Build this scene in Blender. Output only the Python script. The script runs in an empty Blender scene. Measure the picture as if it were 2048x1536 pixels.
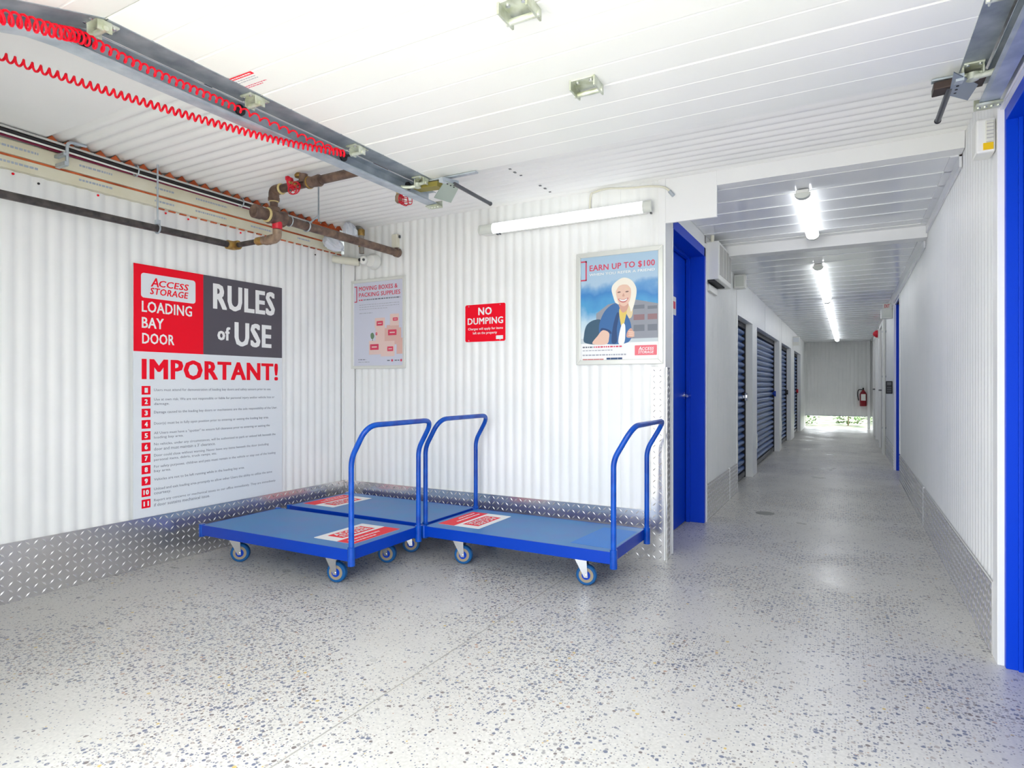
import bpy, bmesh, math, random
from mathutils import Vector, Matrix
random.seed(7)
scene = bpy.context.scene
C = scene.collection
PI = math.pi

# ------------------------------------------------------------------ camera
cam_d = bpy.data.cameras.new('camera')
cam_d.sensor_width = 36.0
cam_d.lens = 1224.1 / 2048 * 36.0
cam_d.shift_y = 2.4 / 2048
cam_d.clip_start = 0.02
cam = bpy.data.objects.new('camera', cam_d)
C.objects.link(cam)
cam.location = (0, 0, 1.08)
cam.rotation_euler = (PI / 2, 0, 0.50326)
scene.camera = cam

# ------------------------------------------------------------------ world, sun, exposure
world = bpy.data.worlds.new('world')
scene.world = world
world.use_nodes = True
wn = world.node_tree.nodes
wl = world.node_tree.links
wn.clear()
wo = wn.new('ShaderNodeOutputWorld')
wb = wn.new('ShaderNodeBackground')
sky = wn.new('ShaderNodeTexSky')
sky.sky_type = 'HOSEK_WILKIE'
sky.sun_direction = Vector((0.12, -0.19, 0.97)).normalized()
sky.turbidity = 5.0
sky.ground_albedo = 0.5
mixw = wn.new('ShaderNodeMix')
mixw.data_type = 'RGBA'
mixw.inputs[0].default_value = 0.72
mixw.inputs[7].default_value = (0.95, 0.98, 1.0, 1)
wl.new(sky.outputs[0], mixw.inputs[6])
wl.new(mixw.outputs[2], wb.inputs[0])
wb.inputs[1].default_value = 6.6
wl.new(wb.outputs[0], wo.inputs[0])

sun_d = bpy.data.lights.new('sun', 'SUN')
sun_d.energy = 12.5
sun_d.angle = math.radians(2)
sun_d.color = (1.0, 0.96, 0.9)
sun = bpy.data.objects.new('sun', sun_d)
C.objects.link(sun)
sun.rotation_euler = Vector((0.12, -0.19, 0.97)).to_track_quat('Z', 'Y').to_euler()

# sampling portal over the loading opening (emits nothing itself)
por_d = bpy.data.lights.new('opening_portal', 'AREA')
por_d.shape = 'RECTANGLE'; por_d.size = 2.55; por_d.size_y = 2.1
por_d.cycles.is_portal = True
por = bpy.data.objects.new('opening_portal', por_d)
C.objects.link(por)
por.location = (-0.825, 0.34, 1.05)
por.rotation_euler = (PI / 2, 0, 0)

vs = scene.view_settings
vs.view_transform = 'Standard'
vs.look = 'None'
vs.exposure = 0.2
vs.gamma = 1.0
vs.use_curve_mapping = False
TUBE_WALL, TUBE_CORR = 2.0, 6.6      # fluorescent lens emission: back wall fixture, corridor fixtures

# ------------------------------------------------------------------ key dimensions (metres)
XL, XR = -3.657, 0.508      # left wall, right wall
XC = -0.995                 # left wall of the corridor
YB = 3.763                  # back wall
YE = 17.6                   # end wall of the corridor
YF = 0.40                   # front wall with the loading opening
ZC = 2.35                   # bay ceiling
ZK1, ZK2 = 2.262, 2.18      # corridor ceilings
ZD = 2.20                   # underside of the raised door

# ------------------------------------------------------------------ helpers
def lin(c):
    c = c / 255.0
    return c / 12.92 if c <= 0.04045 else ((c + 0.055) / 1.055) ** 2.4
def rgb(r, g, b):
    return (lin(r), lin(g), lin(b), 1.0)

MATS = {}
def mat(name, col, rough=0.5, metal=0.0, spec=0.5, emit=None, es=0.0, alpha=1.0, trans=0.0, coat=0.0):
    m = bpy.data.materials.new(name)
    m.use_nodes = True
    p = m.node_tree.nodes['Principled BSDF']
    p.inputs['Base Color'].default_value = col
    p.inputs['Roughness'].default_value = rough
    p.inputs['Metallic'].default_value = metal
    p.inputs['Specular IOR Level'].default_value = spec
    p.inputs['Coat Weight'].default_value = coat
    if trans:
        p.inputs['Transmission Weight'].default_value = trans
    if emit:
        p.inputs['Emission Color'].default_value = emit
        p.inputs['Emission Strength'].default_value = es
    MATS[name] = m
    return m
def nodes_of(m):
    nt = m.node_tree
    return nt.nodes, nt.links, nt.nodes['Principled BSDF']
def mottle(m, c0, c1, scale=6.0, detail=5.0, lo=0.35, hi=0.65, rough=None, stretch=None):
    n, l, p = nodes_of(m)
    tc = n.new('ShaderNodeTexCoord')
    no = n.new('ShaderNodeTexNoise')
    no.inputs['Scale'].default_value = scale
    no.inputs['Detail'].default_value = detail
    if stretch:
        mp = n.new('ShaderNodeMapping')
        mp.inputs['Scale'].default_value = stretch
        l.new(tc.outputs['Object'], mp.inputs[0])
        l.new(mp.outputs[0], no.inputs['Vector'])
    else:
        l.new(tc.outputs['Object'], no.inputs['Vector'])
    cr = n.new('ShaderNodeValToRGB')
    cr.color_ramp.elements[0].position = lo
    cr.color_ramp.elements[0].color = c0
    cr.color_ramp.elements[1].position = hi
    cr.color_ramp.elements[1].color = c1
    l.new(no.outputs[0], cr.inputs[0])
    l.new(cr.outputs[0], p.inputs['Base Color'])
    if rough:
        mr = n.new('ShaderNodeMapRange')
        mr.inputs[3].default_value = rough[0]
        mr.inputs[4].default_value = rough[1]
        l.new(no.outputs[0], mr.inputs[0])
        l.new(mr.outputs[0], p.inputs['Roughness'])
    return m

W = mottle(mat('painted_steel_white', rgb(247, 248, 247), 0.42), rgb(244, 246, 245), rgb(249, 250, 249), 3.0, 3.0)
WC = mottle(mat('ceiling_deck_white', rgb(248, 248, 246), 0.5), rgb(245, 246, 243), rgb(250, 250, 248), 2.0, 3.0)
WG = mottle(mat('glossy_white_panel', rgb(240, 242, 245), 0.16), rgb(236, 239, 243), rgb(243, 245, 247), 2.0, 2.0)
WD = mottle(mat('door_section_white', rgb(248, 249, 245), 0.4), rgb(245, 247, 241), rgb(250, 250, 247), 1.2, 3.0)
TR = mat('white_trim', rgb(248, 249, 249), 0.38)
PLW = mat('white_plastic', rgb(238, 239, 234), 0.35)
PLC = mat('cream_plastic', rgb(228, 226, 208), 0.45)
CREAM = mottle(mat('cream_board', rgb(232, 228, 204), 0.6), rgb(224, 219, 192), rgb(236, 233, 212), 5.0, 4.0)
ORNG = mottle(mat('orange_primer', rgb(205, 96, 45), 0.55), rgb(170, 70, 28), rgb(222, 112, 60), 9.0, 4.0)
BLUE = mat('blue_enamel', rgb(0, 60, 176), 0.35, spec=0.25)
DOORB = mat('blue_door_paint', rgb(0, 66, 205), 0.42, spec=0.2)
BLUET = mottle(mat('blue_tube_enamel', rgb(4, 74, 180), 0.25, spec=0.4), rgb(2, 66, 166), rgb(8, 86, 192), 14.0, 4.0)
DECK = mottle(mat('worn_blue_deck', rgb(60, 120, 180), 0.36, spec=0.3), rgb(0, 108, 186), rgb(40, 132, 194), 5.0, 6.0, 0.3, 0.7, (0.22, 0.45))
DECKP = mat('bright_blue_patch', rgb(0, 124, 216), 0.4, spec=0.25)
ROLLB = mottle(mat('roller_door_blue', rgb(45, 88, 150), 0.3), rgb(36, 74, 134), rgb(56, 104, 168), 7.0, 3.0)
RED = mat('sign_red', rgb(250, 0, 38), 0.45, spec=0.25)
REDC = mat('cord_red', rgb(240, 2, 38), 0.4, spec=0.3)
REDG = mat('guard_red', rgb(215, 25, 50), 0.4)
PINK = mat('faded_red', rgb(222, 70, 100), 0.5)
GREY = mat('sign_charcoal', rgb(84, 80, 90), 0.45)
SIGNW = mat('sign_white', rgb(232, 237, 242), 0.4)
PRINTW = mat('print_white', rgb(246, 247, 247), 0.45)
INK = mat('print_grey_ink', rgb(110, 116, 130), 0.5)
INKL = mat('print_light_ink', rgb(170, 174, 186), 0.5)
INKB = mat('print_blue_ink', rgb(172, 182, 196), 0.5)
FRAME = mat('silver_frame', rgb(230, 232, 226), 0.3, 0.3)
ALU = mottle(mat('tread_plate_aluminium', rgb(222, 220, 218), 0.3, 0.88), rgb(214, 212, 210), rgb(230, 229, 227), 3.0, 5.0, 0.3, 0.7, (0.16, 0.30))
ALUL = mat('tread_lug_aluminium', rgb(236, 236, 236), 0.3, 0.8)
GALV = mottle(mat('galvanized_steel', rgb(190, 200, 208), 0.5, 0.6), rgb(176, 187, 196), rgb(204, 212, 218), 12.0, 4.0)
GALVD = mottle(mat('dull_galvanized_steel', rgb(158, 166, 174), 0.5, 0.6), rgb(142, 151, 160), rgb(174, 182, 188), 12.0, 4.0)
ZINC = mottle(mat('yellow_zinc', rgb(206, 212, 196), 0.4, 0.5), rgb(184, 190, 164), rgb(222, 227, 214), 20.0, 3.0)
PLATEG = mat('grey_green_plate', rgb(176, 192, 180), 0.45, 0.3)
PLATEB = mat('grey_plate', rgb(150, 160, 170), 0.4, 0.4)
DARK = mat('dark_rubber', rgb(38, 38, 42), 0.6)
DGREY = mat('dark_grey_metal', rgb(92, 94, 98), 0.4, 0.5)
BLACKP = mottle(mat('black_iron_pipe', rgb(62, 58, 58), 0.45), rgb(48, 45, 46), rgb(88, 82, 78), 22.0, 4.0)
BROWNP = mottle(mat('brown_iron_pipe', rgb(96, 74, 64), 0.5), rgb(74, 56, 50), rgb(128, 104, 88), 18.0, 4.0)
BRASS = mottle(mat('tarnished_brass', rgb(176, 140, 74), 0.45, 0.6), rgb(150, 116, 60), rgb(200, 168, 100), 25.0, 3.0)
TAPE = mat('thread_tape', rgb(214, 196, 138), 0.5)
TANF = mottle(mat('tan_iron_fitting', rgb(150, 126, 104), 0.5), rgb(126, 104, 88), rgb(172, 148, 124), 25.0, 3.0)
MAROON = mat('maroon_cable', rgb(122, 20, 58), 0.45)
CABG = mat('grey_cable', rgb(200, 200, 196), 0.45)
CABB = mat('black_cable', rgb(42, 38, 40), 0.5)
TYRE = mat('blue_caster_tyre', rgb(14, 84, 142), 0.5, spec=0.3)
HUB = mat('cream_caster_hub', rgb(150, 138, 116), 0.5)
CHROME = mat('chrome', rgb(215, 217, 220), 0.2, 1.0)
YEL = mat('yellow_label', rgb(252, 206, 0), 0.45)
FOAM = mat('white_wrap', rgb(226, 231, 240), 0.55)
LENSW = mat('lit_tube_lens_bay', rgb(250, 252, 255), 0.3, emit=(0.93, 0.97, 1.0, 1), es=TUBE_WALL)
LENSC = mat('lit_tube_lens_corridor', rgb(250, 252, 255), 0.3, emit=(0.96, 0.98, 1.0, 1), es=TUBE_CORR)
CLEAR = mat('clear_end_cap', rgb(222, 226, 218), 0.15)
VENT = mat('beige_grille', rgb(186, 184, 180), 0.5)
HEAVY = mat('weathered_asphalt', rgb(168, 166, 160), 0.85)
KBOX = mat('kraft_pink_box', rgb(226, 186, 176), 0.6)
KBOX2 = mat('pale_pink_box', rgb(236, 208, 200), 0.6)
GREENP = mat('plant_green', rgb(110, 140, 110), 0.6)
SKIN = mat('print_skin', rgb(236, 200, 180), 0.5)
SKIN2 = mat('print_skin_shade', rgb(214, 164, 146), 0.5)
HAIR = mat('print_pale_hair', rgb(248, 242, 228), 0.5)
HAIR2 = mat('print_straw_hair', rgb(232, 212, 168), 0.5)
DENIM = mat('print_denim', rgb(58, 110, 168), 0.5)
DENIM2 = mat('print_denim_dark', rgb(38, 74, 122), 0.5)
PACK = mat('print_backpack', rgb(58, 92, 116), 0.5)
YTOP = mat('print_yellow_top', rgb(232, 206, 110), 0.5)
LIP = mat('print_lip', rgb(196, 96, 96), 0.5)
EYE = mat('print_eye', rgb(120, 92, 84), 0.5)
BLD1 = mat('print_building', rgb(150, 154, 164), 0.5)
BLD2 = mat('print_building_dark', rgb(120, 126, 136), 0.5)
BLD3 = mat('print_building_red', rgb(150, 118, 122), 0.5)
LOTW = mat('print_forecourt', rgb(206, 216, 220), 0.5)
LAV = mat('print_lavender', rgb(214, 217, 232), 0.45)

def sky_print():
    m = mat('print_sky', rgb(80, 150, 210), 0.4)
    n, l, p = nodes_of(m)
    tc = n.new('ShaderNodeTexCoord')
    sp = n.new('ShaderNodeSeparateXYZ')
    l.new(tc.outputs['Generated'], sp.inputs[0])
    no = n.new('ShaderNodeTexNoise')
    no.inputs['Scale'].default_value = 3.2
    no.inputs['Detail'].default_value = 4
    l.new(tc.outputs['Generated'], no.inputs['Vector'])
    ad = n.new('ShaderNodeMath')
    ad.operation = 'MULTIPLY_ADD'
    ad.inputs[1].default_value = 0.45
    l.new(no.outputs[0], ad.inputs[0])
    l.new(sp.outputs[2], ad.inputs[2])
    cr = n.new('ShaderNodeValToRGB')
    e = cr.color_ramp.elements
    e[0].position = 0.30; e[0].color = rgb(226, 236, 240)
    e[1].position = 1.22 / 1.3; e[1].color = rgb(176, 205, 228)
    for pos, c in ((0.48, rgb(196, 222, 236)), (0.62, rgb(84, 164, 214)), (0.78, rgb(66, 138, 204)), (0.86, rgb(110, 164, 214))):
        x = e.new(pos); x.color = c
    l.new(ad.outputs[0], cr.inputs[0])
    l.new(cr.outputs[0], p.inputs['Base Color'])
    return m
SKYP = sky_print()

def floor_mat():
    m = mat('exposed_aggregate_concrete', rgb(205, 205, 200), 0.3)
    n, l, p = nodes_of(m)
    tc = n.new('ShaderNodeTexCoord')
    V = tc.outputs['Object']
    def noise(scale, detail=4, rough=0.55):
        k = n.new('ShaderNodeTexNoise')
        k.inputs['Scale'].default_value = scale
        k.inputs['Detail'].default_value = detail
        k.inputs['Roughness'].default_value = rough
        l.new(V, k.inputs['Vector'])
        return k.outputs[0]
    def math_(op, a, b=None, c=None):
        k = n.new('ShaderNodeMath'); k.operation = op
        for i, s in enumerate((a, b, c)):
            if s is None: continue
            if isinstance(s, (int, float)): k.inputs[i].default_value = s
            else: l.new(s, k.inputs[i])
        return k.outputs[0]
    def rng(x, a, b, c=0.0, d=1.0):
        k = n.new('ShaderNodeMapRange')
        k.inputs[1].default_value = a; k.inputs[2].default_value = b
        k.inputs[3].default_value = c; k.inputs[4].default_value = d
        l.new(x, k.inputs[0]); return k.outputs[0]
    def mix(f, a, b):
        k = n.new('ShaderNodeMix'); k.data_type = 'RGBA'
        if isinstance(f, float): k.inputs[0].default_value = f
        else: l.new(f, k.inputs[0])
        for i, s in ((6, a), (7, b)):
            if isinstance(s, tuple): k.inputs[i].default_value = s
            else: l.new(s, k.inputs[i])
        return k.outputs[2]
    patch = rng(noise(1.1, 4), 0.42, 0.60)                    # where the paste is ground away
    base = mix(rng(noise(1.7, 5), 0.3, 0.7), rgb(204, 201, 193), rgb(220, 218, 212))
    base = mix(rng(noise(90, 3), 0.35, 0.65), base, rgb(198, 196, 190))
    out = base
    for sc, hi, dens0, dens1, seed in ((56, 0.44, 0.96, 0.38, 0), (115, 0.40, 0.84, 0.42, 3)):
        mp = n.new('ShaderNodeMapping')
        mp.inputs['Location'].default_value = (seed, seed * 1.7, 0)
        l.new(V, mp.inputs[0])
        vo = n.new('ShaderNodeTexVoronoi')
        vo.inputs['Scale'].default_value = sc
        vo.voronoi_dimensions = '2D'
        l.new(mp.outputs[0], vo.inputs['Vector'])
        sp = n.new('ShaderNodeSeparateColor')
        l.new(vo.outputs['Color'], sp.inputs[0])
        thr = math_('MULTIPLY_ADD', patch, dens1 - dens0, dens0)
        present = math_('GREATER_THAN', sp.outputs[0], thr)
        rad = math_('MULTIPLY_ADD', sp.outputs[1], 0.22, hi - 0.2)
        edge = math_('SUBTRACT', rad, vo.outputs['Distance'])
        inside = rng(edge, 0.0, 0.06)
        cr = n.new('ShaderNodeValToRGB')
        cr.color_ramp.interpolation = 'CONSTANT'
        e = cr.color_ramp.elements
        e[0].position = 0.0; e[0].color = rgb(112, 118, 136)
        e[1].position = 0.30; e[1].color = rgb(134, 137, 146)
        for pos, c in ((0.50, rgb(156, 154, 153)), (0.68, rgb(122, 114, 112)), (0.80, rgb(172, 164, 156)), (0.955, rgb(182, 152, 134)), (0.988, rgb(206, 180, 110))):
            x = e.new(pos); x.color = c
        l.new(sp.outputs[2], cr.inputs[0])
        fac = math_('MULTIPLY', present, inside)
        out = mix(fac, out, cr.outputs[0])
    l.new(out, p.inputs['Base Color'])
    l.new(rng(noise(2.2, 4), 0.3, 0.7, 0.26, 0.44), p.inputs['Roughness'])
    p.inputs['Specular IOR Level'].default_value = 0.5
    return m
FLOOR = floor_mat()

def root_of(o):
    while o.parent: o = o.parent
    return o
class MB:
    def __init__(s): s.v = []; s.f = []
    def add(s, vs_, fs_):
        b = len(s.v)
        s.v += [Vector(p) for p in vs_]
        s.f += [[b + i for i in f] for f in fs_]
        return s
    def box(s, x0, x1, y0, y1, z0, z1):
        return s.add([(x0, y0, z0), (x1, y0, z0), (x1, y1, z0), (x0, y1, z0), (x0, y0, z1), (x1, y0, z1), (x1, y1, z1), (x0, y1, z1)],
                     [(0, 3, 2, 1), (4, 5, 6, 7), (0, 1, 5, 4), (1, 2, 6, 5), (2, 3, 7, 6), (3, 0, 4, 7)])
    def obox(s, c, a, b, d):
        c, a, b, d = Vector(c), Vector(a), Vector(b), Vector(d)
        if a.cross(b).dot(d) < 0: a = -a
        return s.add([c - a - b - d, c + a - b - d, c + a + b - d, c - a + b - d, c - a - b + d, c + a - b + d, c + a + b + d, c - a + b + d],
                     [(0, 3, 2, 1), (4, 5, 6, 7), (0, 1, 5, 4), (1, 2, 6, 5), (2, 3, 7, 6), (3, 0, 4, 7)])
    def tube(s, pts, r, n=12, cap=True):
        pts = [Vector(p) for p in pts]
        k = len(pts)
        rs = r if isinstance(r, (list, tuple)) else [r] * k
        t0 = (pts[1] - pts[0]).normalized()
        ref = Vector((0, 0, 1)) if abs(t0.z) < 0.9 else Vector((1, 0, 0))
        u = t0.cross(ref).normalized()
        vsx, fsx = [], []
        for i in range(k):
            t = (pts[min(i + 1, k - 1)] - pts[max(i - 1, 0)]).normalized()
            u = (u - t * u.dot(t)).normalized()
            w = t.cross(u)
            for j in range(n):
                a = 2 * PI * j / n
                vsx.append(pts[i] + (u * math.cos(a) + w * math.sin(a)) * rs[i])
        for i in range(k - 1):
            for j in range(n):
                j2 = (j + 1) % n
                fsx.append((i * n + j, i * n + j2, (i + 1) * n + j2, (i + 1) * n + j))
        if cap:
            fsx.append(tuple(range(n - 1, -1, -1)))
            fsx.append(tuple((k - 1) * n + j for j in range(n)))
        return s.add(vsx, fsx)
    def cyl(s, p0, p1, r, n=16, r1=None):
        return s.tube([p0, p1], [r, r if r1 is None else r1], n)
    def lathe(s, c, ax, prof, n=20):
        c, ax = Vector(c), Vector(ax).normalized()
        pts = [c + ax * t for t, r in prof]
        k = len(prof)
        ref = Vector((0, 0, 1)) if abs(ax.z) < 0.9 else Vector((1, 0, 0))
        u = ax.cross(ref).normalized(); w = ax.cross(u)
        vsx, fsx = [], []
        for i, (t, r) in enumerate(prof):
            for j in range(n):
                a = 2 * PI * j / n
                vsx.append(pts[i] + (u * math.cos(a) + w * math.sin(a)) * max(r, 1e-5))
        for i in range(k - 1):
            for j in range(n):
                j2 = (j + 1) % n
                fsx.append((i * n + j, i * n + j2, (i + 1) * n + j2, (i + 1) * n + j))
        fsx.append(tuple(range(n - 1, -1, -1)))
        fsx.append(tuple((k - 1) * n + j for j in range(n)))
        return s.add(vsx, fsx)
    def flat(s, pts, pl, off=0.0, th=0.0006):
        k = len(pts)
        a = sum(pts[i][0] * pts[(i + 1) % k][1] - pts[(i + 1) % k][0] * pts[i][1] for i in range(k))
        if a < 0: pts = list(reversed(pts))
        lo = [pl(u, v, off) for u, v in pts]; hi = [pl(u, v, off + th) for u, v in pts]
        fs_ = [tuple(range(k, 2 * k)), tuple(range(k - 1, -1, -1))]
        fs_ += [(i, (i + 1) % k, k + (i + 1) % k, k + i) for i in range(k)]
        return s.add(lo + hi, fs_)
    def build(s, name, m, parent=None, smooth=None, bevel=0.0, local=False):
        me = bpy.data.meshes.new(name)
        vv = s.v
        if parent is not None and not local:
            r = root_of(parent)
            inv = (Matrix.Translation(r.location) @ Matrix.Rotation(r.rotation_euler.z, 4, 'Z')).inverted()
            vv = [inv @ p for p in s.v]
        me.from_pydata([tuple(p) for p in vv], [], s.f)
        bm = bmesh.new(); bm.from_mesh(me)
        bmesh.ops.recalc_face_normals(bm, faces=bm.faces)
        bm.to_mesh(me); bm.free()
        if smooth is not None:
            for p in me.polygons: p.use_smooth = True
            me.set_sharp_from_angle(angle=math.radians(smooth))
        me.materials.append(m)
        o = bpy.data.objects.new(name, me)
        C.objects.link(o)
        if parent is not None: o.parent = parent
        if bevel:
            b = o.modifiers.new('bevel', 'BEVEL'); b.width = bevel; b.segments = 2; b.limit_method = 'ANGLE'
        return o
def tag(o, label=None, cat=None, group=None, kind=None):
    if label: o['label'] = label
    if cat: o['category'] = cat
    if group: o['group'] = group
    if kind: o['kind'] = kind
    return o
def thing(name, label, cat, loc=(0, 0, 0), rotz=0.0, group=None):
    o = bpy.data.objects.new(name, None)
    o.empty_display_size = 0.05
    C.objects.link(o)
    o.location = loc; o.rotation_euler = (0, 0, rotz)
    return tag(o, label, cat, group)
def struct(o, label=None):
    o['kind'] = 'structure'
    if label: o['label'] = label
    return o
def copy_tree(o, parent=None):
    c = o.copy(); C.objects.link(c); c.parent = parent
    for ch in list(o.children): copy_tree(ch, c)
    return c
def rrect(u0, v0, u1, v1, r, n=5):
    pts = []
    for cx, cy, a0 in ((u1 - r, v1 - r, 0), (u0 + r, v1 - r, 90), (u0 + r, v0 + r, 180), (u1 - r, v0 + r, 270)):
        for i in range(n + 1):
            a = math.radians(a0 + 90 * i / n)
            pts.append((cx + r * math.cos(a), cy + r * math.sin(a)))
    return pts
def rect(u0, v0, u1, v1): return [(u0, v0), (u1, v0), (u1, v1), (u0, v1)]
def blob(pts, n=6):
    k = len(pts); out = []
    for i in range(k):
        p0, p1, p2, p3 = pts[i - 1], pts[i], pts[(i + 1) % k], pts[(i + 2) % k]
        for j in range(n):
            t = j / n
            out.append(tuple(0.5 * (2 * p1[d] + (p2[d] - p0[d]) * t + (2 * p0[d] - 5 * p1[d] + 4 * p2[d] - p3[d]) * t * t + (3 * p1[d] - p0[d] - 3 * p2[d] + p3[d]) * t ** 3) for d in (0, 1)))
    return out
def spline(pts, n=8):
    pts = [Vector(p) for p in pts]; out = []
    k = len(pts)
    for i in range(k - 1):
        p0, p1, p2, p3 = pts[max(i - 1, 0)], pts[i], pts[i + 1], pts[min(i + 2, k - 1)]
        for j in range(n):
            t = j / n
            out.append(0.5 * (2 * p1 + (p2 - p0) * t + (2 * p0 - 5 * p1 + 4 * p2 - p3) * t * t + (3 * p1 - p0 - 3 * p2 + p3) * t ** 3))
    out.append(pts[-1])
    return out
def rounded_path(pts, rad, n=6):
    pts = [Vector(p) for p in pts]
    out = [pts[0]]
    rads = rad if isinstance(rad, (list, tuple)) else [rad] * len(pts)
    for i in range(1, len(pts) - 1):
        a = (pts[i - 1] - pts[i]); b = (pts[i + 1] - pts[i])
        r = min(rads[i - 1], a.length * 0.49, b.length * 0.49)
        p0 = pts[i] + a.normalized() * r; p2 = pts[i] + b.normalized() * r
        for j in range(n + 1):
            t = j / n
            out.append(p0 * (1 - t) ** 2 + pts[i] * 2 * t * (1 - t) + p2 * t * t)
    out.append(pts[-1])
    return out
# picture planes: (u, v, height off the surface) -> world
def plane_left(x): return lambda u, v, d: Vector((x + d, u, v))
def plane_back(y): return lambda u, v, d: Vector((u, y - d, v))
def lettering(txt, m, parent, pl, box, off=0.0, bold=0.0, shear=0.0, name='lettering', th=0.0008):
    cu = bpy.data.curves.new('txt', 'FONT')
    cu.body = txt; cu.space_character = 1.0 + 2.2 * bold; cu.resolution_u = 2; cu.shear = shear; cu.fill_mode = 'FRONT'
    to = bpy.data.objects.new('txt', cu)
    C.objects.link(to)
    bpy.context.view_layer.update()
    me = bpy.data.meshes.new_from_object(to)
    bpy.data.objects.remove(to); bpy.data.curves.remove(cu)
    if bold:                                    # heavier strokes: the outline repeated a hair to each side
        co = [v.co.copy() for v in me.vertices]; fc = [tuple(p.vertices) for p in me.polygons]
        sh = [(dx * bold, dy * bold * 0.5) for dx in (-1, 0, 1) for dy in (-1, 1)] if bold < 0.04 else [(dx * bold / 2, dy * bold * 0.4) for dx in (-2, -1, 0, 1, 2) for dy in (-1, 1)]
        nv, nf = [], []
        for i, (dx, dy) in enumerate(sh):
            nf += [tuple(k + len(nv) for k in f) for f in fc]
            nv += [(c.x + dx, c.y + dy, i * 0.00008) for c in co]
        bpy.data.meshes.remove(me)
        me = bpy.data.meshes.new(name); me.from_pydata(nv, [], nf)
    xs = [v.co.x for v in me.vertices]; ys = [v.co.y for v in me.vertices]
    x0, x1, y0, y1 = min(xs), max(xs), min(ys), max(ys)
    u0, v0, u1, v1 = box
    su, sv = (u1 - u0) / (x1 - x0), (v1 - v0) / (y1 - y0)
    r = root_of(parent)
    inv = (Matrix.Translation(r.location) @ Matrix.Rotation(r.rotation_euler.z, 4, 'Z')).inverted()
    for v in me.vertices:
        v.co = inv @ pl(u0 + (v.co.x - x0) * su, v0 + (v.co.y - y0) * sv, off + th + v.co.z)
    me.update()
    nrm = pl(0, 0, 1) - pl(0, 0, 0)
    if len(me.polygons) and me.polygons[0].normal.dot(nrm) < 0: me.flip_normals()
    me.name = name
    me.materials.clear(); me.materials.append(m)
    o = bpy.data.objects.new(name, me)
    C.objects.link(o); o.parent = parent
    return o
def marks(parent, m, pl, u0, u1, v, h, off, name='print_marks', seed=1, step=0.018, gap=0.35):
    rn = random.Random(seed); mb = MB(); u = u0
    while u < u1 - 0.002:
        w = min(step * rn.uniform(0.5, 1.6), u1 - u)
        mb.flat(rect(u, v - h / 2, u + w, v + h / 2), pl, off, 0.0003)
        u += w + step * gap
    return mb.build(name, m, parent)

def corrugated(p0, u, length, n, z0, z1, pitch=0.0705, depth=0.010, back=0.10, seg=8, hdir=(0, 0, 1)):
    """profiled sheet: p0 start of its base line, u running direction, n facing direction"""
    p0, u, n, h = Vector(p0), Vector(u), Vector(n), Vector(hdir)
    k = max(2, int(length / pitch * seg))
    mb = MB(); vs_, fs_ = [], []
    for i in range(k + 1):
        s = length * i / k
        d = -depth * (0.5 - 0.5 * math.cos(2 * PI * s / pitch)) ** 1.5
        for z in (z0, z1): vs_.append(p0 + u * s + n * d + h * z)
    for i in range(k):
        fs_.append((2 * i, 2 * i + 2, 2 * i + 3, 2 * i + 1))
    mb.add(vs_, fs_)
    a = p0 - n * (depth + 0.002)
    b = a - n * back
    q = [a + h * z0, a + u * length + h * z0, b + u * length + h * z0, b + h * z0, a + h * z1, a + u * length + h * z1, b + u * length + h * z1, b + h * z1]
    mb.add(q, [(0, 3, 2, 1), (4, 5, 6, 7), (0, 1, 5, 4), (1, 2, 6, 5), (2, 3, 7, 6), (3, 0, 4, 7)])
    return mb

def tread_plate(name, p0, u, length, n, z0, z1, parent=None, label=None, pitch=0.036):
    """diamond tread plate with raised lugs; p0 at the wall plane"""
    p0, u, n = Vector(p0), Vector(u), Vector(n)
    mb = MB()
    c = p0 + u * (length / 2) + n * 0.0065 + Vector((0, 0, (z0 + z1) / 2))
    mb.obox(c, u * (length / 2), Vector((0, 0, (z1 - z0) / 2)), n * 0.0035)
    o = mb.build(name, ALU, parent)
    lug = MB(); z = Vector((0, 0, 1))
    nu, nz = int(length / pitch), int((z1 - z0) / pitch)
    for i in range(nu):
        for j in range(nz):
            cc = p0 + u * ((i + 0.5) * length / nu) + z * (z0 + (j + 0.5) * (z1 - z0) / nz) + n * 0.010
            s = 1 if (i + j) % 2 else -1
            a = (u + z * s).normalized(); b = (u * -s + z).normalized()
            L, Wd, H = 0.0155, 0.0042, 0.0022
            lug.add([cc - a * L, cc - b * Wd, cc + a * L, cc + b * Wd, cc - a * L * 0.55 + n * H, cc + a * L * 0.55 + n * H],
                    [(0, 1, 4), (1, 5, 4), (1, 2, 5), (2, 3, 5), (3, 4, 5), (3, 0, 4)])
    t = lug.build('tread_lugs', ALUL, o)
    t['kind'] = 'stuff'
    return o

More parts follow.
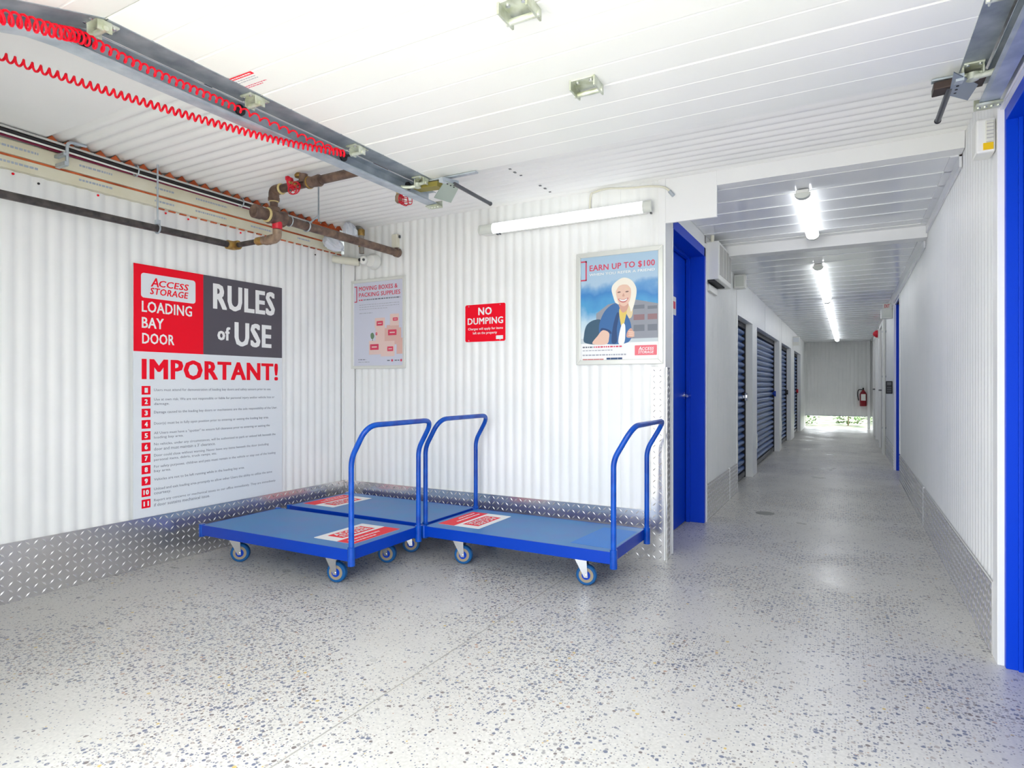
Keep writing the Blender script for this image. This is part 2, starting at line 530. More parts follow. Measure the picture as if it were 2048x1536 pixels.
# ================================================================== SETTING
# floor slab inside, apron outside
fl = struct(MB().box(-3.9, 0.9, YF - 0.05, YE + 0.2, -0.15, 0.0).build('floor', FLOOR), 'polished concrete floor with dark exposed pebbles')
MB().add([(-1.395, 3.2, 0.0004), (-1.389, 3.2, 0.0004), (-1.442, YF, 0.0004), (-1.448, YF, 0.0004)], [(0, 1, 2, 3)]).build('control_joint', mat('joint_grey', rgb(172, 170, 163), 0.8), fl)
mb = MB()
mb.lathe((-0.62, 5.55, 0.0), (0, 0, 1), [(0, 0.075), (0.0015, 0.075), (0.002, 0.068)], 24)
mb.build('floor_drain', mat('drain_grey', rgb(150, 150, 146), 0.5, 0.4), fl, 40)
struct(MB().box(-30, 30, -40, YF - 0.05, -0.15, -0.01).build('ground', HEAVY), 'pale paved yard outside the loading bay')
struct(MB().box(-14, 14, YE + 0.2, YE + 24, -0.15, -0.02).build('ground_rear', mottle(mat('mossy_ground', rgb(80, 90, 60), 0.9), rgb(46, 62, 34), rgb(120, 122, 104), 2.2, 5.0, 0.4, 0.62)), 'mossy ground behind the end wall')

# left wall
wl_ = struct(corrugated((XL, YF, 0), (0, 1, 0), YB - YF + 0.1, (1, 0, 0), 0.0, 2.16).build('wall_left', W, None, 50), 'white corrugated steel wall with rules sign')
MB().box(XL - 0.12, XL - 0.03, YF, YB + 0.1, 2.14, 2.45).build('upper_backing', W, wl_)
# back wall
wbk = struct(corrugated((XL, YB, 0), (1, 0, 0), XC - XL, (0, -1, 0), 0.0, 2.42).build('wall_back', W, None, 50), 'white corrugated steel wall with posters')
# corner flashing at the left rear corner
tr = MB().box(XL + 0.002, XL + 0.016, YB - 0.03, YB - 0.002, 0.30, 2.12).box(XL + 0.016, XL + 0.12, YB - 0.014, YB - 0.002, 0.30, 2.12).build('trim_1', TR)
struct(tr, 'white corner flashing between left and back walls')

# right wall with the near blue door opening and the far blue door opening
YD0, YD1 = 1.98, 2.95       # near opening
YQ0, YQ1 = 8.22, 9.16       # far opening
mb = corrugated((XR, YQ0 - 0.01, 0), (0, -1, 0), YQ0 - 0.01 - 3.055, (-1, 0, 0), 0.0, 2.42)
mb.box(XR + 0.002, XR + 0.14, YF, YD0, 0, 2.42).box(XR + 0.002, XR + 0.14, YD0, 3.06, 2.14, 2.42)
mb.box(XR + 0.002, XR + 0.14, YQ0 - 0.02, YQ1 + 0.02, 2.10, 2.42)
q = corrugated((XR, YE, 0), (0, -1, 0), YE - YQ1 - 0.03, (-1, 0, 0), 0.0, 2.42)
mb.add(q.v, q.f)
wr = struct(mb.build('wall_right', W, None, 50), 'white corrugated steel wall along the right of the corridor')
# corner trim beside near door
struct(MB().box(XR - 0.006, XR + 0.018, 2.975, 3.06, 0.0, 2.2).build('trim_2', TR, bevel=0.002), 'white trim post at the corner beside the near blue door')
def blue_doorway(name, label, y0, y1, top, depth, leafx):
    o = MB().box(XR + 0.016, XR + depth, y1, y1 + 0.028, 0, top + 0.05).box(XR + 0.016, XR + depth, y0 - 0.028, y0, 0, top + 0.05)
    o.box(XR + 0.016, XR + depth, y0, y1, top, top + 0.05)
    o.box(XR + 0.052, XR + 0.066, y1 - 0.014, y1, 0, top).box(XR + 0.052, XR + 0.066, y0, y0 + 0.014, 0, top)
    o = struct(o.build(name, DOORB, None, bevel=0.002), label)
    MB().box(leafx, leafx + 0.045, y0 + 0.003, y1 - 0.003, 0.008, top - 0.004).build('door_leaf', DOORB, o)
    return o
d1 = blue_doorway('door_1', 'bright blue door frame at the right edge nearest the camera', YD0, YD1, 2.09, 0.14, XR + 0.075)
d2 = blue_doorway('door_2', 'narrow blue door frame far down the right wall', YQ0 + 0.02, YQ1 - 0.03, 2.10, 0.14, XR + 0.085)
struct(MB().box(XR - 0.008, XR + 0.016, YQ1, YQ1 + 0.06, 0, 2.14).box(XR - 0.008, XR + 0.016, YQ0 - 0.03, YQ0 + 0.016, 0.3, 2.14).build('trim_3', TR), 'white jamb trim around the far blue door')
struct(MB().box(XR - 0.004, XR + 0.016, YD0 - 0.09, 3.0, 2.145, 2.20).build('trim_4', TR), 'white head trim above the near blue door')

# front wall around the loading opening (behind the camera)
mb = MB()
mb.box(XL - 0.12, -2.10, YF - 0.12, YF, 0, 2.6).box(0.45, XR + 0.14, YF - 0.12, YF, 0, 2.6).box(-2.10, 0.45, YF - 0.12, YF, 2.10, 2.6)
struct(mb.build('wall_front', W), 'white front wall around the loading opening')

# corridor left wall: door bay, heater bay, roller door bays, lintel
OPEN = [(6.57, 7.68), (8.08, 10.85), (11.22, 13.1), (13.95, 15.85)]
ZO = 1.80
mb = MB()
mb.box(-1.30, XC, YB + 0.118, 3.94, 0, 2.4)
mb.box(-1.30, XC - 0.002, 3.94, 4.965, 2.16, 2.4)
q = corrugated((XC, 4.985, 0), (0, 1, 0), OPEN[0][0] - 4.985 - 0.06, (1, 0, 0), 0.0, 2.42, back=0.29)
mb.add(q.v, q.f)
mb.box(-1.30, XC + 0.004, OPEN[0][0] - 0.06, OPEN[0][0], 0, 2.2)
for i in range(3): mb.box(-1.30, XC, OPEN[i][1], OPEN[i + 1][0], 0, 2.4)
mb.box(-1.30, XC, OPEN[3][1], YE + 0.1, 0, 2.4)
mb.box(-1.30, XC - 0.001, OPEN[0][0] - 0.02, YE, ZO, 2.4)
mb.box(-1.36, -1.28, YB, YE, 0, 2.4)
wcl = struct(mb.build('wall_corridor', W, None, 50), 'white left wall of the corridor with roller door bays')
for i, y in enumerate((8.9, 11.2, 13.5)):
    MB().box(XC, XC + 0.003, y, y + 0.03, ZO, 2.17).build('fascia_joint', TR, wcl)
struct(MB().box(XC - 0.01, XC + 0.012, 4.965, 5.0, 0, 2.2).box(XC - 0.03, XC + 0.004, 3.935, 3.955, 0, 2.2).build('trim_5', TR), 'white edge trim around the blue corridor door')
# corner post of the pillar between bay and corridor
struct(MB().box(XC - 0.04, XC + 0.006, YB - 0.008, YB + 0.12, 0, 2.36).build('trim_6', TR, bevel=0.002), 'white corner post where the bay meets the corridor')

# end wall
we = struct(corrugated((-1.1, YE, 0), (1, 0, 0), 1.75, (0, -1, 0), 0.31, 2.4, pitch=0.085).build('wall_end', W, None, 50), 'white corrugated wall closing the corridor above a low gap')
MB().box(-1.1, 0.65, YE - 0.004, YE + 0.02, 0.296, 0.311).build('bottom_channel', GALV, we)
struct(MB().box(0.40, 0.46, YE - 0.06, YE - 0.002, 0, 2.17).build('trim_7', TR), 'white corner strip beside the end wall')

# bay ceiling: corrugated deck running across, flat strip at the front left
mb = corrugated((XL - 0.02, 1.58, ZC), (0, 1, 0), YB + 0.02 - 1.58, (0, 0, -1), 0.0, XR + 0.1 - XL, pitch=0.078, depth=0.020, back=0.1, hdir=(1, 0, 0))
mb.box(XL - 0.1, XR + 0.12, YF - 0.1, 1.58, ZC - 0.012, ZC + 0.12)
cl = struct(mb.build('ceiling', WC, None, 50), 'white corrugated deck ceiling over the loading bay')
# orange primed cut edge of the deck along the left wall
mb = MB(); y = 1.619
while y < YB - 0.1:
    a, b = XL + 0.062, XL + 0.05
    mb.add([(a, y - 0.034, 2.334), (a, y + 0.034, 2.334), (a, y, 2.367), (b, y - 0.034, 2.334), (b, y + 0.034, 2.334), (b, y, 2.367)],
           [(0, 1, 2), (5, 4, 3), (0, 2, 5, 3), (1, 4, 5, 2), (0, 3, 4, 1)])
    y += 0.078
mb.box(XL + 0.02, XL + 0.05, 1.59, YB - 0.1, 2.30, 2.336)
mb.build('deck_edge', ORNG, cl)
for k, (x, y) in enumerate(((-1.757, 2.981), (-1.744, 3.144), (-1.747, 3.21), (-1.74, 3.273), (-1.722, 3.50), (-1.719, 3.565), (-1.722, 3.645))):
    MB().obox((x, y, ZC), (0.007, 0, 0), (0, 0.005 + 0.003 * (k % 3), 0), (0, 0, 0.0015)).build('lap_gap', DGREY, cl)
# header over the corridor mouth
mb = MB()
mb.box(XC + 0.006, XR - 0.002, YB - 0.004, YB + 0.10, ZK1 + 0.002, ZC + 0.02)
mb.box(XC + 0.006, -0.685, YB - 0.005, YB + 0.012, 2.078, ZC)
struct(mb.build('trim_8', TR, bevel=0.0015), 'white stepped header panel over the corridor mouth')

# corridor ceilings: planks
def plank_ceiling(name, label, y0, y1, z, pitch, m):
    base = struct(MB().box(-1.30, XR + 0.12, y0, y1, z + 0.02, z + 0.2).build(name, m), label)
    pm = MB().box(XC, XR, 0.002, pitch - 0.004, 0, 0.02).box(XC, XR, pitch - 0.016, pitch - 0.004, -0.006, 0.0)
    first = None; y = y0
    while y < y1 - 0.02:
        if first is None:
            p = pm.build('plank', m, base, bevel=0.0015); first = p
        else:
            p = first.copy(); C.objects.link(p)
        p.location = (0, y, z); y += pitch
    return base
plank_ceiling('ceiling_corridor', 'glossy white plank ceiling at the mouth of the corridor', YB + 0.1, 5.44, ZK1, 0.268, WG)
plank_ceiling('ceiling_passage', 'glossy white plank ceiling of the long corridor', 5.54, YE, ZK2, 0.30, WG)
struct(MB().box(XC, XR, 5.42, 5.56, 2.17, 2.46).box(XC, XR, 5.34, 5.42, 2.2545, 2.262).build('trim_9', TR, bevel=0.002), 'white cross beam on the corridor ceiling')
struct(MB().box(XR - 0.012, XR, YB + 0.1, 5.42, 2.2, 2.27).box(XR - 0.012, XR, 5.56, YE, 2.12, 2.19).box(XR - 0.05, XR, YB + 0.1, 5.42, 2.256, 2.27).box(XR - 0.05, XR, 5.56, YE, 2.174, 2.19).build('trim_10', WG), 'white ceiling angle along the right wall')

# tread plate skirting
struct(tread_plate('baseboard_left', (XL, YF, 0), (0, 1, 0), YB - YF - 0.014, (1, 0, 0), 0.0, 0.297), 'diamond tread plate skirting along the left wall')
struct(tread_plate('baseboard_back', (XL + 0.012, YB, 0), (1, 0, 0), XC - XL - 0.02, (0, -1, 0), 0.0, 0.300), 'diamond tread plate skirting along the back wall')
struct(tread_plate('baseboard_right', (XR, 3.06, 0), (0, 1, 0), YQ0 - 0.04 - 3.06, (-1, 0, 0), 0.0, 0.293), 'diamond tread plate skirting along the right wall')
struct(tread_plate('baseboard_corridor', (XC, 5.0, 0), (0, 1, 0), OPEN[0][0] - 5.06, (1, 0, 0), 0.0, 0.293), 'diamond tread plate skirting beside the blue corridor door')
struct(tread_plate('baseboard_far', (XR, YQ1 + 0.06, 0), (0, 1, 0), 1.9, (-1, 0, 0), 0.0, 0.293), 'diamond tread plate skirting past the far blue door')
MB().box(XR - 0.012, XR - 0.0005, 5.62, 5.645, 0.0, 0.30).build('plate_joint', TR, bpy.data.objects['baseboard_right'])
MB().box(XC + 0.0005, XC + 0.012, 6.04, 6.06, 0.0, 0.30).build('plate_joint', TR, bpy.data.objects['baseboard_corridor'])
g = tread_plate('baseboard_corner', (-1.075, YB - 0.012, 0), (1, 0, 0), 0.078, (0, -1, 0), 0.0, 1.19)
struct(g, 'tall tread plate corner guard on the pillar')
tread_plate('guard_return', (XC + 0.007, YB - 0.012, 0), (0, 1, 0), 0.072, (1, 0, 0), 0.0, 1.19, g)

# blue corridor door
o = MB()
o.box(-1.15, XC + 0.004, 4.92, 4.968, 0, 2.16).box(-1.15, XC + 0.004, 3.945, 4.968, 2.09, 2.16).box(-1.15, XC - 0.01, 3.945, 3.985, 0, 2.09)
o.box(-1.13, -1.10, 4.90, 4.92, 0, 2.09).box(-1.13, -1.10, 3.985, 4.92, 2.07, 2.09)
d3 = struct(o.build('door_3', DOORB, None, bevel=0.002), 'blue steel door with lever handle beside the poster')
MB().box(-1.185, -1.135, 3.985, 4.92, 0.008, 2.09).build('door_leaf', DOORB, d3)
hx, hy, hz = -1.135, 4.845, 1.0
mb = MB().lathe((hx, hy, hz), (1, 0, 0), [(0, 0.028), (0.008, 0.028), (0.012, 0.012), (0.05, 0.011)], 16)
mb.tube(rounded_path([(hx + 0.045, hy, hz), (hx + 0.055, hy - 0.01, hz), (hx + 0.055, hy - 0.115, hz - 0.004)], 0.012), 0.009, 10)
mb.build('lever_handle', CHROME, d3, 40)
pl_d = lambda u, v, d: Vector((-1.135 + d, u, v))
sg = MB().flat(rrect(4.33, 1.60, 4.60, 1.735, 0.006), pl_d, 0, 0.003).build('door_sign', PRINTW, d3)
MB().flat(rrect(4.47, 1.645, 4.58, 1.70, 0.006), pl_d, 0.003, 0.0004).build('pink_panel', PINK, sg)

# roller doors in the corridor
def roller_door(i, y0, y1, label, lock):
    X = -1.10
    o = MB()
    o.box(X - 0.03, X + 0.03, y1 - 0.035, y1 - 0.004, 0, ZO - 0.002).box(X - 0.03, X + 0.03, y0 + 0.004, y0 + 0.035, 0, ZO - 0.002)
    o.box(X - 0.06, X - 0.045, y0, y1, 0.0, ZO)
    o = struct(o.build('door_%d' % i, DARK), label)
    n = 22; pitch = (ZO - 0.06 - 0.07) / n; wdt = y1 - y0 - 0.05
    prof = [(-0.012, 0.0), (0.0, 0.12), (0.018, 0.25), (0.022, 0.45), (0.018, 0.65), (0.0, 0.80), (-0.012, 0.92), (-0.012, 1.0)]
    sm = MB(); vs_, fs_ = [], []
    for px, pz in prof:
        vs_ += [(px, 0, pz * pitch), (px, wdt, pz * pitch)]
    k = len(prof)
    for a in range(k - 1): fs_.append((2 * a, 2 * a + 2, 2 * a + 3, 2 * a + 1))
    for px, pz in ((-0.02, 1.0), (-0.02, 0.0)):
        vs_ += [(px, 0, pz * pitch), (px, wdt, pz * pitch)]
    fs_ += [(2 * k - 2, 2 * k, 2 * k + 1, 2 * k - 1), (2 * k, 2 * k + 2, 2 * k + 3, 2 * k + 1), (2 * k + 2, 0, 1, 2 * k + 3)]
    fs_ += [tuple(range(0, 2 * k + 4, 2)), tuple(range(2 * k + 3, 0, -2))]
    sm.add(vs_, fs_)
    s0 = sm.build('slat', ROLLB, o, 50, local=True)
    for j in range(n):
        s = s0 if j == 0 else s0.copy()
        if j: C.objects.link(s)
        s.location = (X, y0 + 0.025, 0.07 + j * pitch)
    MB().box(X - 0.02, X + 0.025, y0 + 0.02, y1 - 0.02, 0.012, 0.068).build('bottom_bar', DGREY, o, bevel=0.003)
    MB().box(X - 0.035, X + 0.03, y0 + 0.005, y1 - 0.005, ZO - 0.06, ZO - 0.004).build('head_guide', DARK, o)
    l = MB().box(X + 0.022, X + 0.05, y1 - 0.20, y1 - 0.06, 0.93, 0.965)
    l.box(X + 0.03, X + 0.06, y1 - 0.09, y1 - 0.05, 0.90, 0.985)
    l.build('latch', lock, o, bevel=0.003)
    MB().box(XC, XC + 0.006, y0 - 0.05, y0, 0.30, 0.48).build('jamb_label', PLW, o)
    return o
for i, ((y0, y1), lab, lk) in enumerate(zip(OPEN, ('blue slatted roller door nearest in the corridor', 'wide blue slatted roller door, second along the corridor',
        'blue slatted roller door, third along the corridor', 'blue slatted roller door, farthest along the corridor'), (CHROME, BLUE, DARK, REDG))):
    roller_door(4 + i, y0, y1, lab, lk)
# plain doors at the far right of the corridor
for i, (y0, y1) in enumerate(((11.35, 12.35), (14.2, 15.2))):
    o = MB().box(XR - 0.05, XR, y0 - 0.06, y0, 0, 2.1).box(XR - 0.05, XR, y1, y1 + 0.06, 0, 2.1).box(XR - 0.05, XR, y0, y1, 2.04, 2.1)
    o = struct(o.build('door_%d' % (8 + i), TR, None, bevel=0.002), ('white framed grey door, nearer of two at the far right of the corridor', 'white framed grey door, farther of two at the far right of the corridor')[i])
    MB().box(XR - 0.02, XR - 0.004, y0, y1, 0.01, 2.04).build('door_leaf', VENT, o)
    MB().tube([(XR - 0.02, y0 + 0.08, 1.0), (XR - 0.075, y0 + 0.08, 1.0), (XR - 0.08, y0 + 0.19, 1.0)], 0.012, 8).build('lever_handle', DGREY, o, 40)

# ================================================================== RULES SIGN (left wall)
px = XL + 0.006
PL = plane_left(px + 0.008)
t = thing('rules_sign', 'large white rules of use sign with red and charcoal header on the left wall', 'sign', (px, 2.6, 0.297))
MB().flat(rect(2.055, 0.299, 3.120, 1.792), plane_left(px), 0, 0.008).build('panel', SIGNW, t)
MB().flat(rect(2.055, 1.279, 2.494, 1.792), PL, 0, 0.0006).build('red_block', RED, t)
MB().flat(rect(2.494, 1.279, 3.118, 1.792), PL, 0, 0.0006).build('charcoal_block', GREY, t)
lg = MB().flat(rrect(2.098, 1.597, 2.440, 1.743, 0.018), PL, 0.0006, 0.0006).build('logo_plate', SIGNW, t)
def access_logo(parent, pl, u0, v0, u1, v1, m, off):
    """two stacked small-cap words, the first letter of the upper one tall"""
    w, h = u1 - u0, v1 - v0
    lettering('A', m, parent, pl, (u0 + 0.02 * w, v0 + 0.46 * h, u0 + 0.22 * w, v1), off, 0.02, 0.18)
    lettering('CCESS', m, parent, pl, (u0 + 0.22 * w, v0 + 0.50 * h, u1, v1 - 0.10 * h), off, 0.02, 0.18)
    lettering('STORAGE', m, parent, pl, (u0, v0, u1 - 0.01 * w, v0 + 0.40 * h), off, 0.02, 0.18)
access_logo(lg, PL, 2.150, 1.622, 2.394, 1.722, RED, 0.0012)
for s, b in (('LOADING', (2.102, 1.512, 2.416, 1.578)), ('BAY', (2.102, 1.418, 2.234, 1.482)), ('DOOR', (2.104, 1.325, 2.300, 1.389))):
    lettering(s, PRINTW, t, PL, b, 0.0006, 0.022)
for s, b in (('RULES', (2.562, 1.580, 3.054, 1.749)), ('of', (2.594, 1.378, 2.689, 1.468)), ('USE', (2.722, 1.345, 3.024, 1.510))):
    lettering(s, PRINTW, t, PL, b, 0.0006, 0.042)
lettering('IMPORTANT!', RED, t, PL, (2.102, 1.114, 3.082, 1.237), 0.0, 0.042)
RULES = [('Users must attend for demonstration of loading bay doors and safety sensors prior to use.', ''),
         ('Use at own risk. We are not responsible or liable for personal injury and/or vehicle loss or', 'damage.'),
         ('Damage caused to the loading bay doors or mechanisms are the sole responsibility of the User.', ''),
         ('Door(s) must be in fully open position prior to entering or exiting the loading bay area.', ''),
         ('All Users must have a "spotter" to ensure full clearance prior to entering or exiting the', 'loading bay area.'),
         ('No vehicles, under any circumstances, will be authorized to park or unload left beneath the', 'door and must maintain a 3\' clearance.'),
         ('Door could close without warning. Never leave any items beneath the door (including', 'personal items, debris, truck ramps, etc.'),
         ('For safety purposes, children and pets must remain in the vehicle or stay out of the loading', 'bay area.'),
         ('Vehicles are not to be left running while in the loading bay area.', ''),
         ('Unload and exit loading area promptly to allow other Users the ability to utilize the same', 'courtesy.'),
         ('Report any concerns or mechanical issues to our office immediately. They are immediately', 'if door sustains mechanical issue.')]
R_END = (3.02, 3.05, 3.075, 3.00, 3.01, 3.06, 3.00, 3.06, 2.80, 3.03, 3.06)
R_END2 = (0, 2.27, 0, 0, 2.36, 2.58, 2.59, 2.28, 0, 2.28, 2.54)
for i in range(11):
    z = 1.050 - i * 0.0671
    s = MB().flat(rect(2.102, z - 0.0255, 2.154, z + 0.0255), PL, 0, 0.0006).build('number_box', RED, t)
    w = 0.0095 if i < 9 else 0.016
    lettering(str(i + 1), PRINTW, s, PL, (2.128 - w, z - 0.0145, 2.128 + w, z + 0.0145), 0.0006, 0.05, name='number')
    zz = z + (0.010 if RULES[i][1] else 0)
    lettering(RULES[i][0], INK, t, PL, (2.175, zz - 0.010, R_END[i], zz + 0.010), 0.0)
    if RULES[i][1]:
        lettering(RULES[i][1], INK, t, PL, (2.175, zz - 0.036, R_END2[i], zz - 0.017), 0.0)

# ================================================================== POSTERS AND SIGNS (back wall)
py = YB - 0.002
def frame_part(parent, u0, v0, u1, v1, w, d):
    pl = plane_back(py)
    mb = MB()
    for pts in ([(u0, v0), (u1, v0), (u1 - w, v0 + w), (u0 + w, v0 + w)], [(u1, v0), (u1, v1), (u1 - w, v1 - w), (u1 - w, v0 + w)],
                [(u1, v1), (u0, v1), (u0 + w, v1 - w), (u1 - w, v1 - w)], [(u0, v1), (u0, v0), (u0 + w, v0 + w), (u0 + w, v1 - w)]):
        m1 = MB().flat(pts, pl, 0, d)
        mb.add(m1.v, m1.f)
    return mb.build('frame', FRAME, parent, bevel=0.003)
# --- moving boxes poster
t = thing('framed_poster', 'silver framed lavender poster of stacked pink moving boxes', 'poster', (-3.28, py, 1.21))
frame_part(t, -3.565, 1.212, -3.008, 1.930, 0.024, 0.016)
P1 = plane_back(py - 0.008)
MB().flat(rect(-3.545, 1.232, -3.028, 1.912), plane_back(py), 0, 0.008).build('print', LAV, t)
lettering('MOVING BOXES &', PINK, t, P1, (-3.484, 1.842, -3.085, 1.877), 0, 0.02)
lettering('PACKING SUPPLIES', PINK, t, P1, (-3.484, 1.792, -3.058, 1.826), 0, 0.02)
marks(t, PINK, P1, -3.484, -3.44, 1.768, 0.010, 0, seed=3)
marks(t, INK, P1, -3.435, -3.06, 1.768, 0.009, 0, seed=4)
br = MB()
for r in (rect(-3.512, 1.752, -3.504, 1.882), rect(-3.532, 1.874, -3.504, 1.882), rect(-3.532, 1.752, -3.504, 1.760)):
    br.flat(r, P1, 0, 0.0004)
br.build('bracket_mark', PINK, t)
for k in range(3): marks(t, INKL, P1, -3.48, -3.07 - 0.12 * (k == 2), 1.728 - 0.018 * k, 0.004, 0, seed=10 + k)
marks(t, INKL, P1, -3.48, -3.34, 1.66, 0.005, 0, seed=15)
for u0, v0, u1, v1, m, red in ((-3.215, 1.40, -3.05, 1.53, KBOX, None), (-3.315, 1.536, -3.213, 1.615, KBOX2, (-3.297, 1.553, -3.232, 1.590)), (-3.160, 1.548, -3.072, 1.640, KBOX2, (-3.132, 1.585, -3.082, 1.610)),
                               (-3.308, 1.425, -3.205, 1.536, KBOX2, (-3.308, 1.478, -3.29, 1.50)), (-3.195, 1.43, -3.072, 1.553, KBOX, (-3.180, 1.472, -3.095, 1.517)),
                               (-3.095, 1.325, -3.034, 1.45, KBOX, None), (-3.377, 1.325, -3.245, 1.435, KBOX2, (-3.365, 1.362, -3.276, 1.408)), (-3.254, 1.308, -3.115, 1.428, KBOX2, (-3.188, 1.348, -3.128, 1.385))):
    b = MB().flat(rect(u0, v0, u1, v1), P1, 0.0003 + 0.0002 * random.random(), 0.0004).build('printed_box', m, t)
    if red:
        MB().flat(rrect(*red, 0.005), P1, 0.001, 0.0004).build('box_label', PINK, b)
        MB().flat(rect(red[0] + 0.2 * (red[2] - red[0]), (red[1] * 0.6 + red[3] * 0.4), red[2] - 0.2 * (red[2] - red[0]), red[1] * 0.4 + red[3] * 0.6), P1, 0.0014, 0.0003).build('label_text', KBOX2, b)
MB().flat(blob([(-3.355, 1.455), (-3.332, 1.452), (-3.322, 1.476), (-3.338, 1.500), (-3.36, 1.488)]), P1, 0.0006, 0.0004).build('printed_plant', GREENP, t)
MB().flat(rect(-3.343, 1.435, -3.337, 1.456), P1, 0.0006, 0.0004).build('plant_stem', GREENP, t)
for u in (-3.140, -3.050):
    MB().flat([(u + 0.013 * math.cos(a) * f, 1.275 + 0.013 * math.sin(a) * f) for i in range(12) for a, f in ((PI / 6 * i, 1.0 if i % 2 else 0.6),)], P1, 0, 0.0004).build('maple_mark', PINK, t)
marks(t, INK, P1, -3.49, -3.41, 1.286, 0.006, 0, seed=21); marks(t, INKL, P1, -3.49, -3.37, 1.266, 0.006, 0, seed=22)
marks(t, INK, P1, -3.19, -3.155, 1.275, 0.008, 0, seed=23); marks(t, INK, P1, -3.115, -3.068, 1.275, 0.008, 0, seed=24)
# --- earn up to $100 poster
t = thing('framed_poster', 'silver framed poster of a smiling blonde woman under a blue sky', 'poster', (-1.29, py, 1.21))
frame_part(t, -1.577, 1.213, -1.002, 1.944, 0.030, 0.020)
P2 = plane_back(py - 0.008)
MB().flat(rect(-1.552, 1.238, -1.026, 1.919), plane_back(py), 0, 0.0078).build('backing', PRINTW, t)
MB().flat(rect(-1.549, 1.352, -1.027, 1.914), P2, 0, 0.0003).build('printed_sky', SKYP, t)
def pr(name, m, pts, off, smooth=True):
    return MB().flat(blob(pts) if smooth else pts, P2, off, 0.0003).build(name, m, t)
pr('printed_forecourt', LOTW, [(-1.549, 1.352), (-1.027, 1.352), (-1.027, 1.395), (-1.549, 1.385)], 0.0006, False)
b = pr('printed_building', BLD1, [(-1.49, 1.375), (-1.027, 1.375), (-1.027, 1.585), (-1.20, 1.625), (-1.36, 1.60), (-1.44, 1.545), (-1.44, 1.50), (-1.49, 1.49)], 0.0009, False)
for (u0, u1, v0, v1, m) in ((-1.19, -1.12, 1.56, 1.585, BLD2), (-1.10, -1.04, 1.555, 1.575, BLD2), (-1.19, -1.12, 1.49, 1.525, BLD3), (-1.10, -1.04, 1.49, 1.525, BLD3), (-1.19, -1.12, 1.42, 1.46, BLD2), (-1.10, -1.04, 1.42, 1.46, BLD2)):
    MB().flat(rect(u0, v0, u1, v1), P2, 0.0012, 0.0002).build('printed_window', m, b)
pr('printed_hair_back', HAIR2, [(-1.21, 1.60), (-1.195, 1.55), (-1.21, 1.505), (-1.26, 1.52), (-1.275, 1.58), (-1.25, 1.62)], 0.0012)
pr('printed_backpack', PACK, [(-1.515, 1.356), (-1.525, 1.41), (-1.505, 1.475), (-1.45, 1.505), (-1.40, 1.49), (-1.39, 1.356)], 0.0014)
pr('printed_jacket', DENIM, [(-1.40, 1.352), (-1.42, 1.42), (-1.415, 1.49), (-1.375, 1.565), (-1.31, 1.605), (-1.275, 1.57), (-1.235, 1.53), (-1.205, 1.45), (-1.225, 1.352)], 0.0017)
pr('printed_jacket_fold', DENIM2, [(-1.335, 1.356), (-1.325, 1.46), (-1.30, 1.54), (-1.285, 1.53), (-1.30, 1.44), (-1.30, 1.356)], 0.0020)
pr('printed_jacket_fold', DENIM2, [(-1.41, 1.43), (-1.40, 1.45), (-1.35, 1.435), (-1.335, 1.41), (-1.37, 1.42)], 0.0020)
pr('printed_top', YTOP, [(-1.265, 1.44), (-1.285, 1.55), (-1.265, 1.58), (-1.235, 1.56), (-1.245, 1.50)], 0.0020)
pr('printed_shirt', PRINTW, [(-1.29, 1.352), (-1.27, 1.46), (-1.245, 1.46), (-1.25, 1.352)], 0.0021)
pr('printed_forearm', SKIN, [(-1.465, 1.350), (-1.43, 1.40), (-1.395, 1.435), (-1.355, 1.42), (-1.352, 1.385), (-1.37, 1.345)], 0.0022)
pr('printed_hand', SKIN2, [(-1.235, 1.385), (-1.23, 1.42), (-1.205, 1.44), (-1.185, 1.40), (-1.20, 1.382)], 0.0022)
for dz in (0.0, 0.012, 0.024): pr('printed_finger', SKIN, [(-1.222, 1.392 + dz), (-1.19, 1.386 + dz), (-1.186, 1.394 + dz), (-1.22, 1.400 + dz)], 0.0025)
pr('printed_hair', HAIR, [(-1.335, 1.70), (-1.315, 1.735), (-1.26, 1.764), (-1.205, 1.745), (-1.172, 1.69), (-1.178, 1.62), (-1.205, 1.545), (-1.225, 1.59), (-1.30, 1.60), (-1.325, 1.65)], 0.0016)
pr('printed_neck', SKIN2, [(-1.285, 1.60), (-1.225, 1.60), (-1.235, 1.555), (-1.265, 1.545)], 0.0023)
f = pr('printed_face', SKIN, [(-1.304, 1.665), (-1.30, 1.71), (-1.26, 1.732), (-1.22, 1.716), (-1.206, 1.67), (-1.218, 1.61), (-1.252, 1.582), (-1.288, 1.607)], 0.0026)
for u in (-1.285, -1.232):
    MB().flat(blob([(u - 0.012, 1.672), (u, 1.678), (u + 0.012, 1.674), (u, 1.669)]), P2, 0.0029, 0.0002).build('printed_eye', EYE, f)
    MB().flat(blob([(u - 0.013, 1.690), (u, 1.696), (u + 0.013, 1.691), (u, 1.692)]), P2, 0.0029, 0.0002).build('printed_brow', HAIR2, f)
MB().flat(blob([(-1.264, 1.648), (-1.256, 1.665), (-1.248, 1.648), (-1.256, 1.643)]), P2, 0.0029, 0.0002).build('printed_nose', SKIN2, f)
mth = MB().flat(blob([(-1.290, 1.632), (-1.256, 1.626), (-1.224, 1.634), (-1.238, 1.612), (-1.258, 1.606), (-1.278, 1.613)]), P2, 0.0029, 0.0002).build('printed_lips', LIP, f)
MB().flat(blob([(-1.284, 1.629), (-1.256, 1.623), (-1.230, 1.630), (-1.24, 1.617), (-1.258, 1.613), (-1.275, 1.618)]), P2, 0.0031, 0.0002).build('printed_teeth', PRINTW, f)
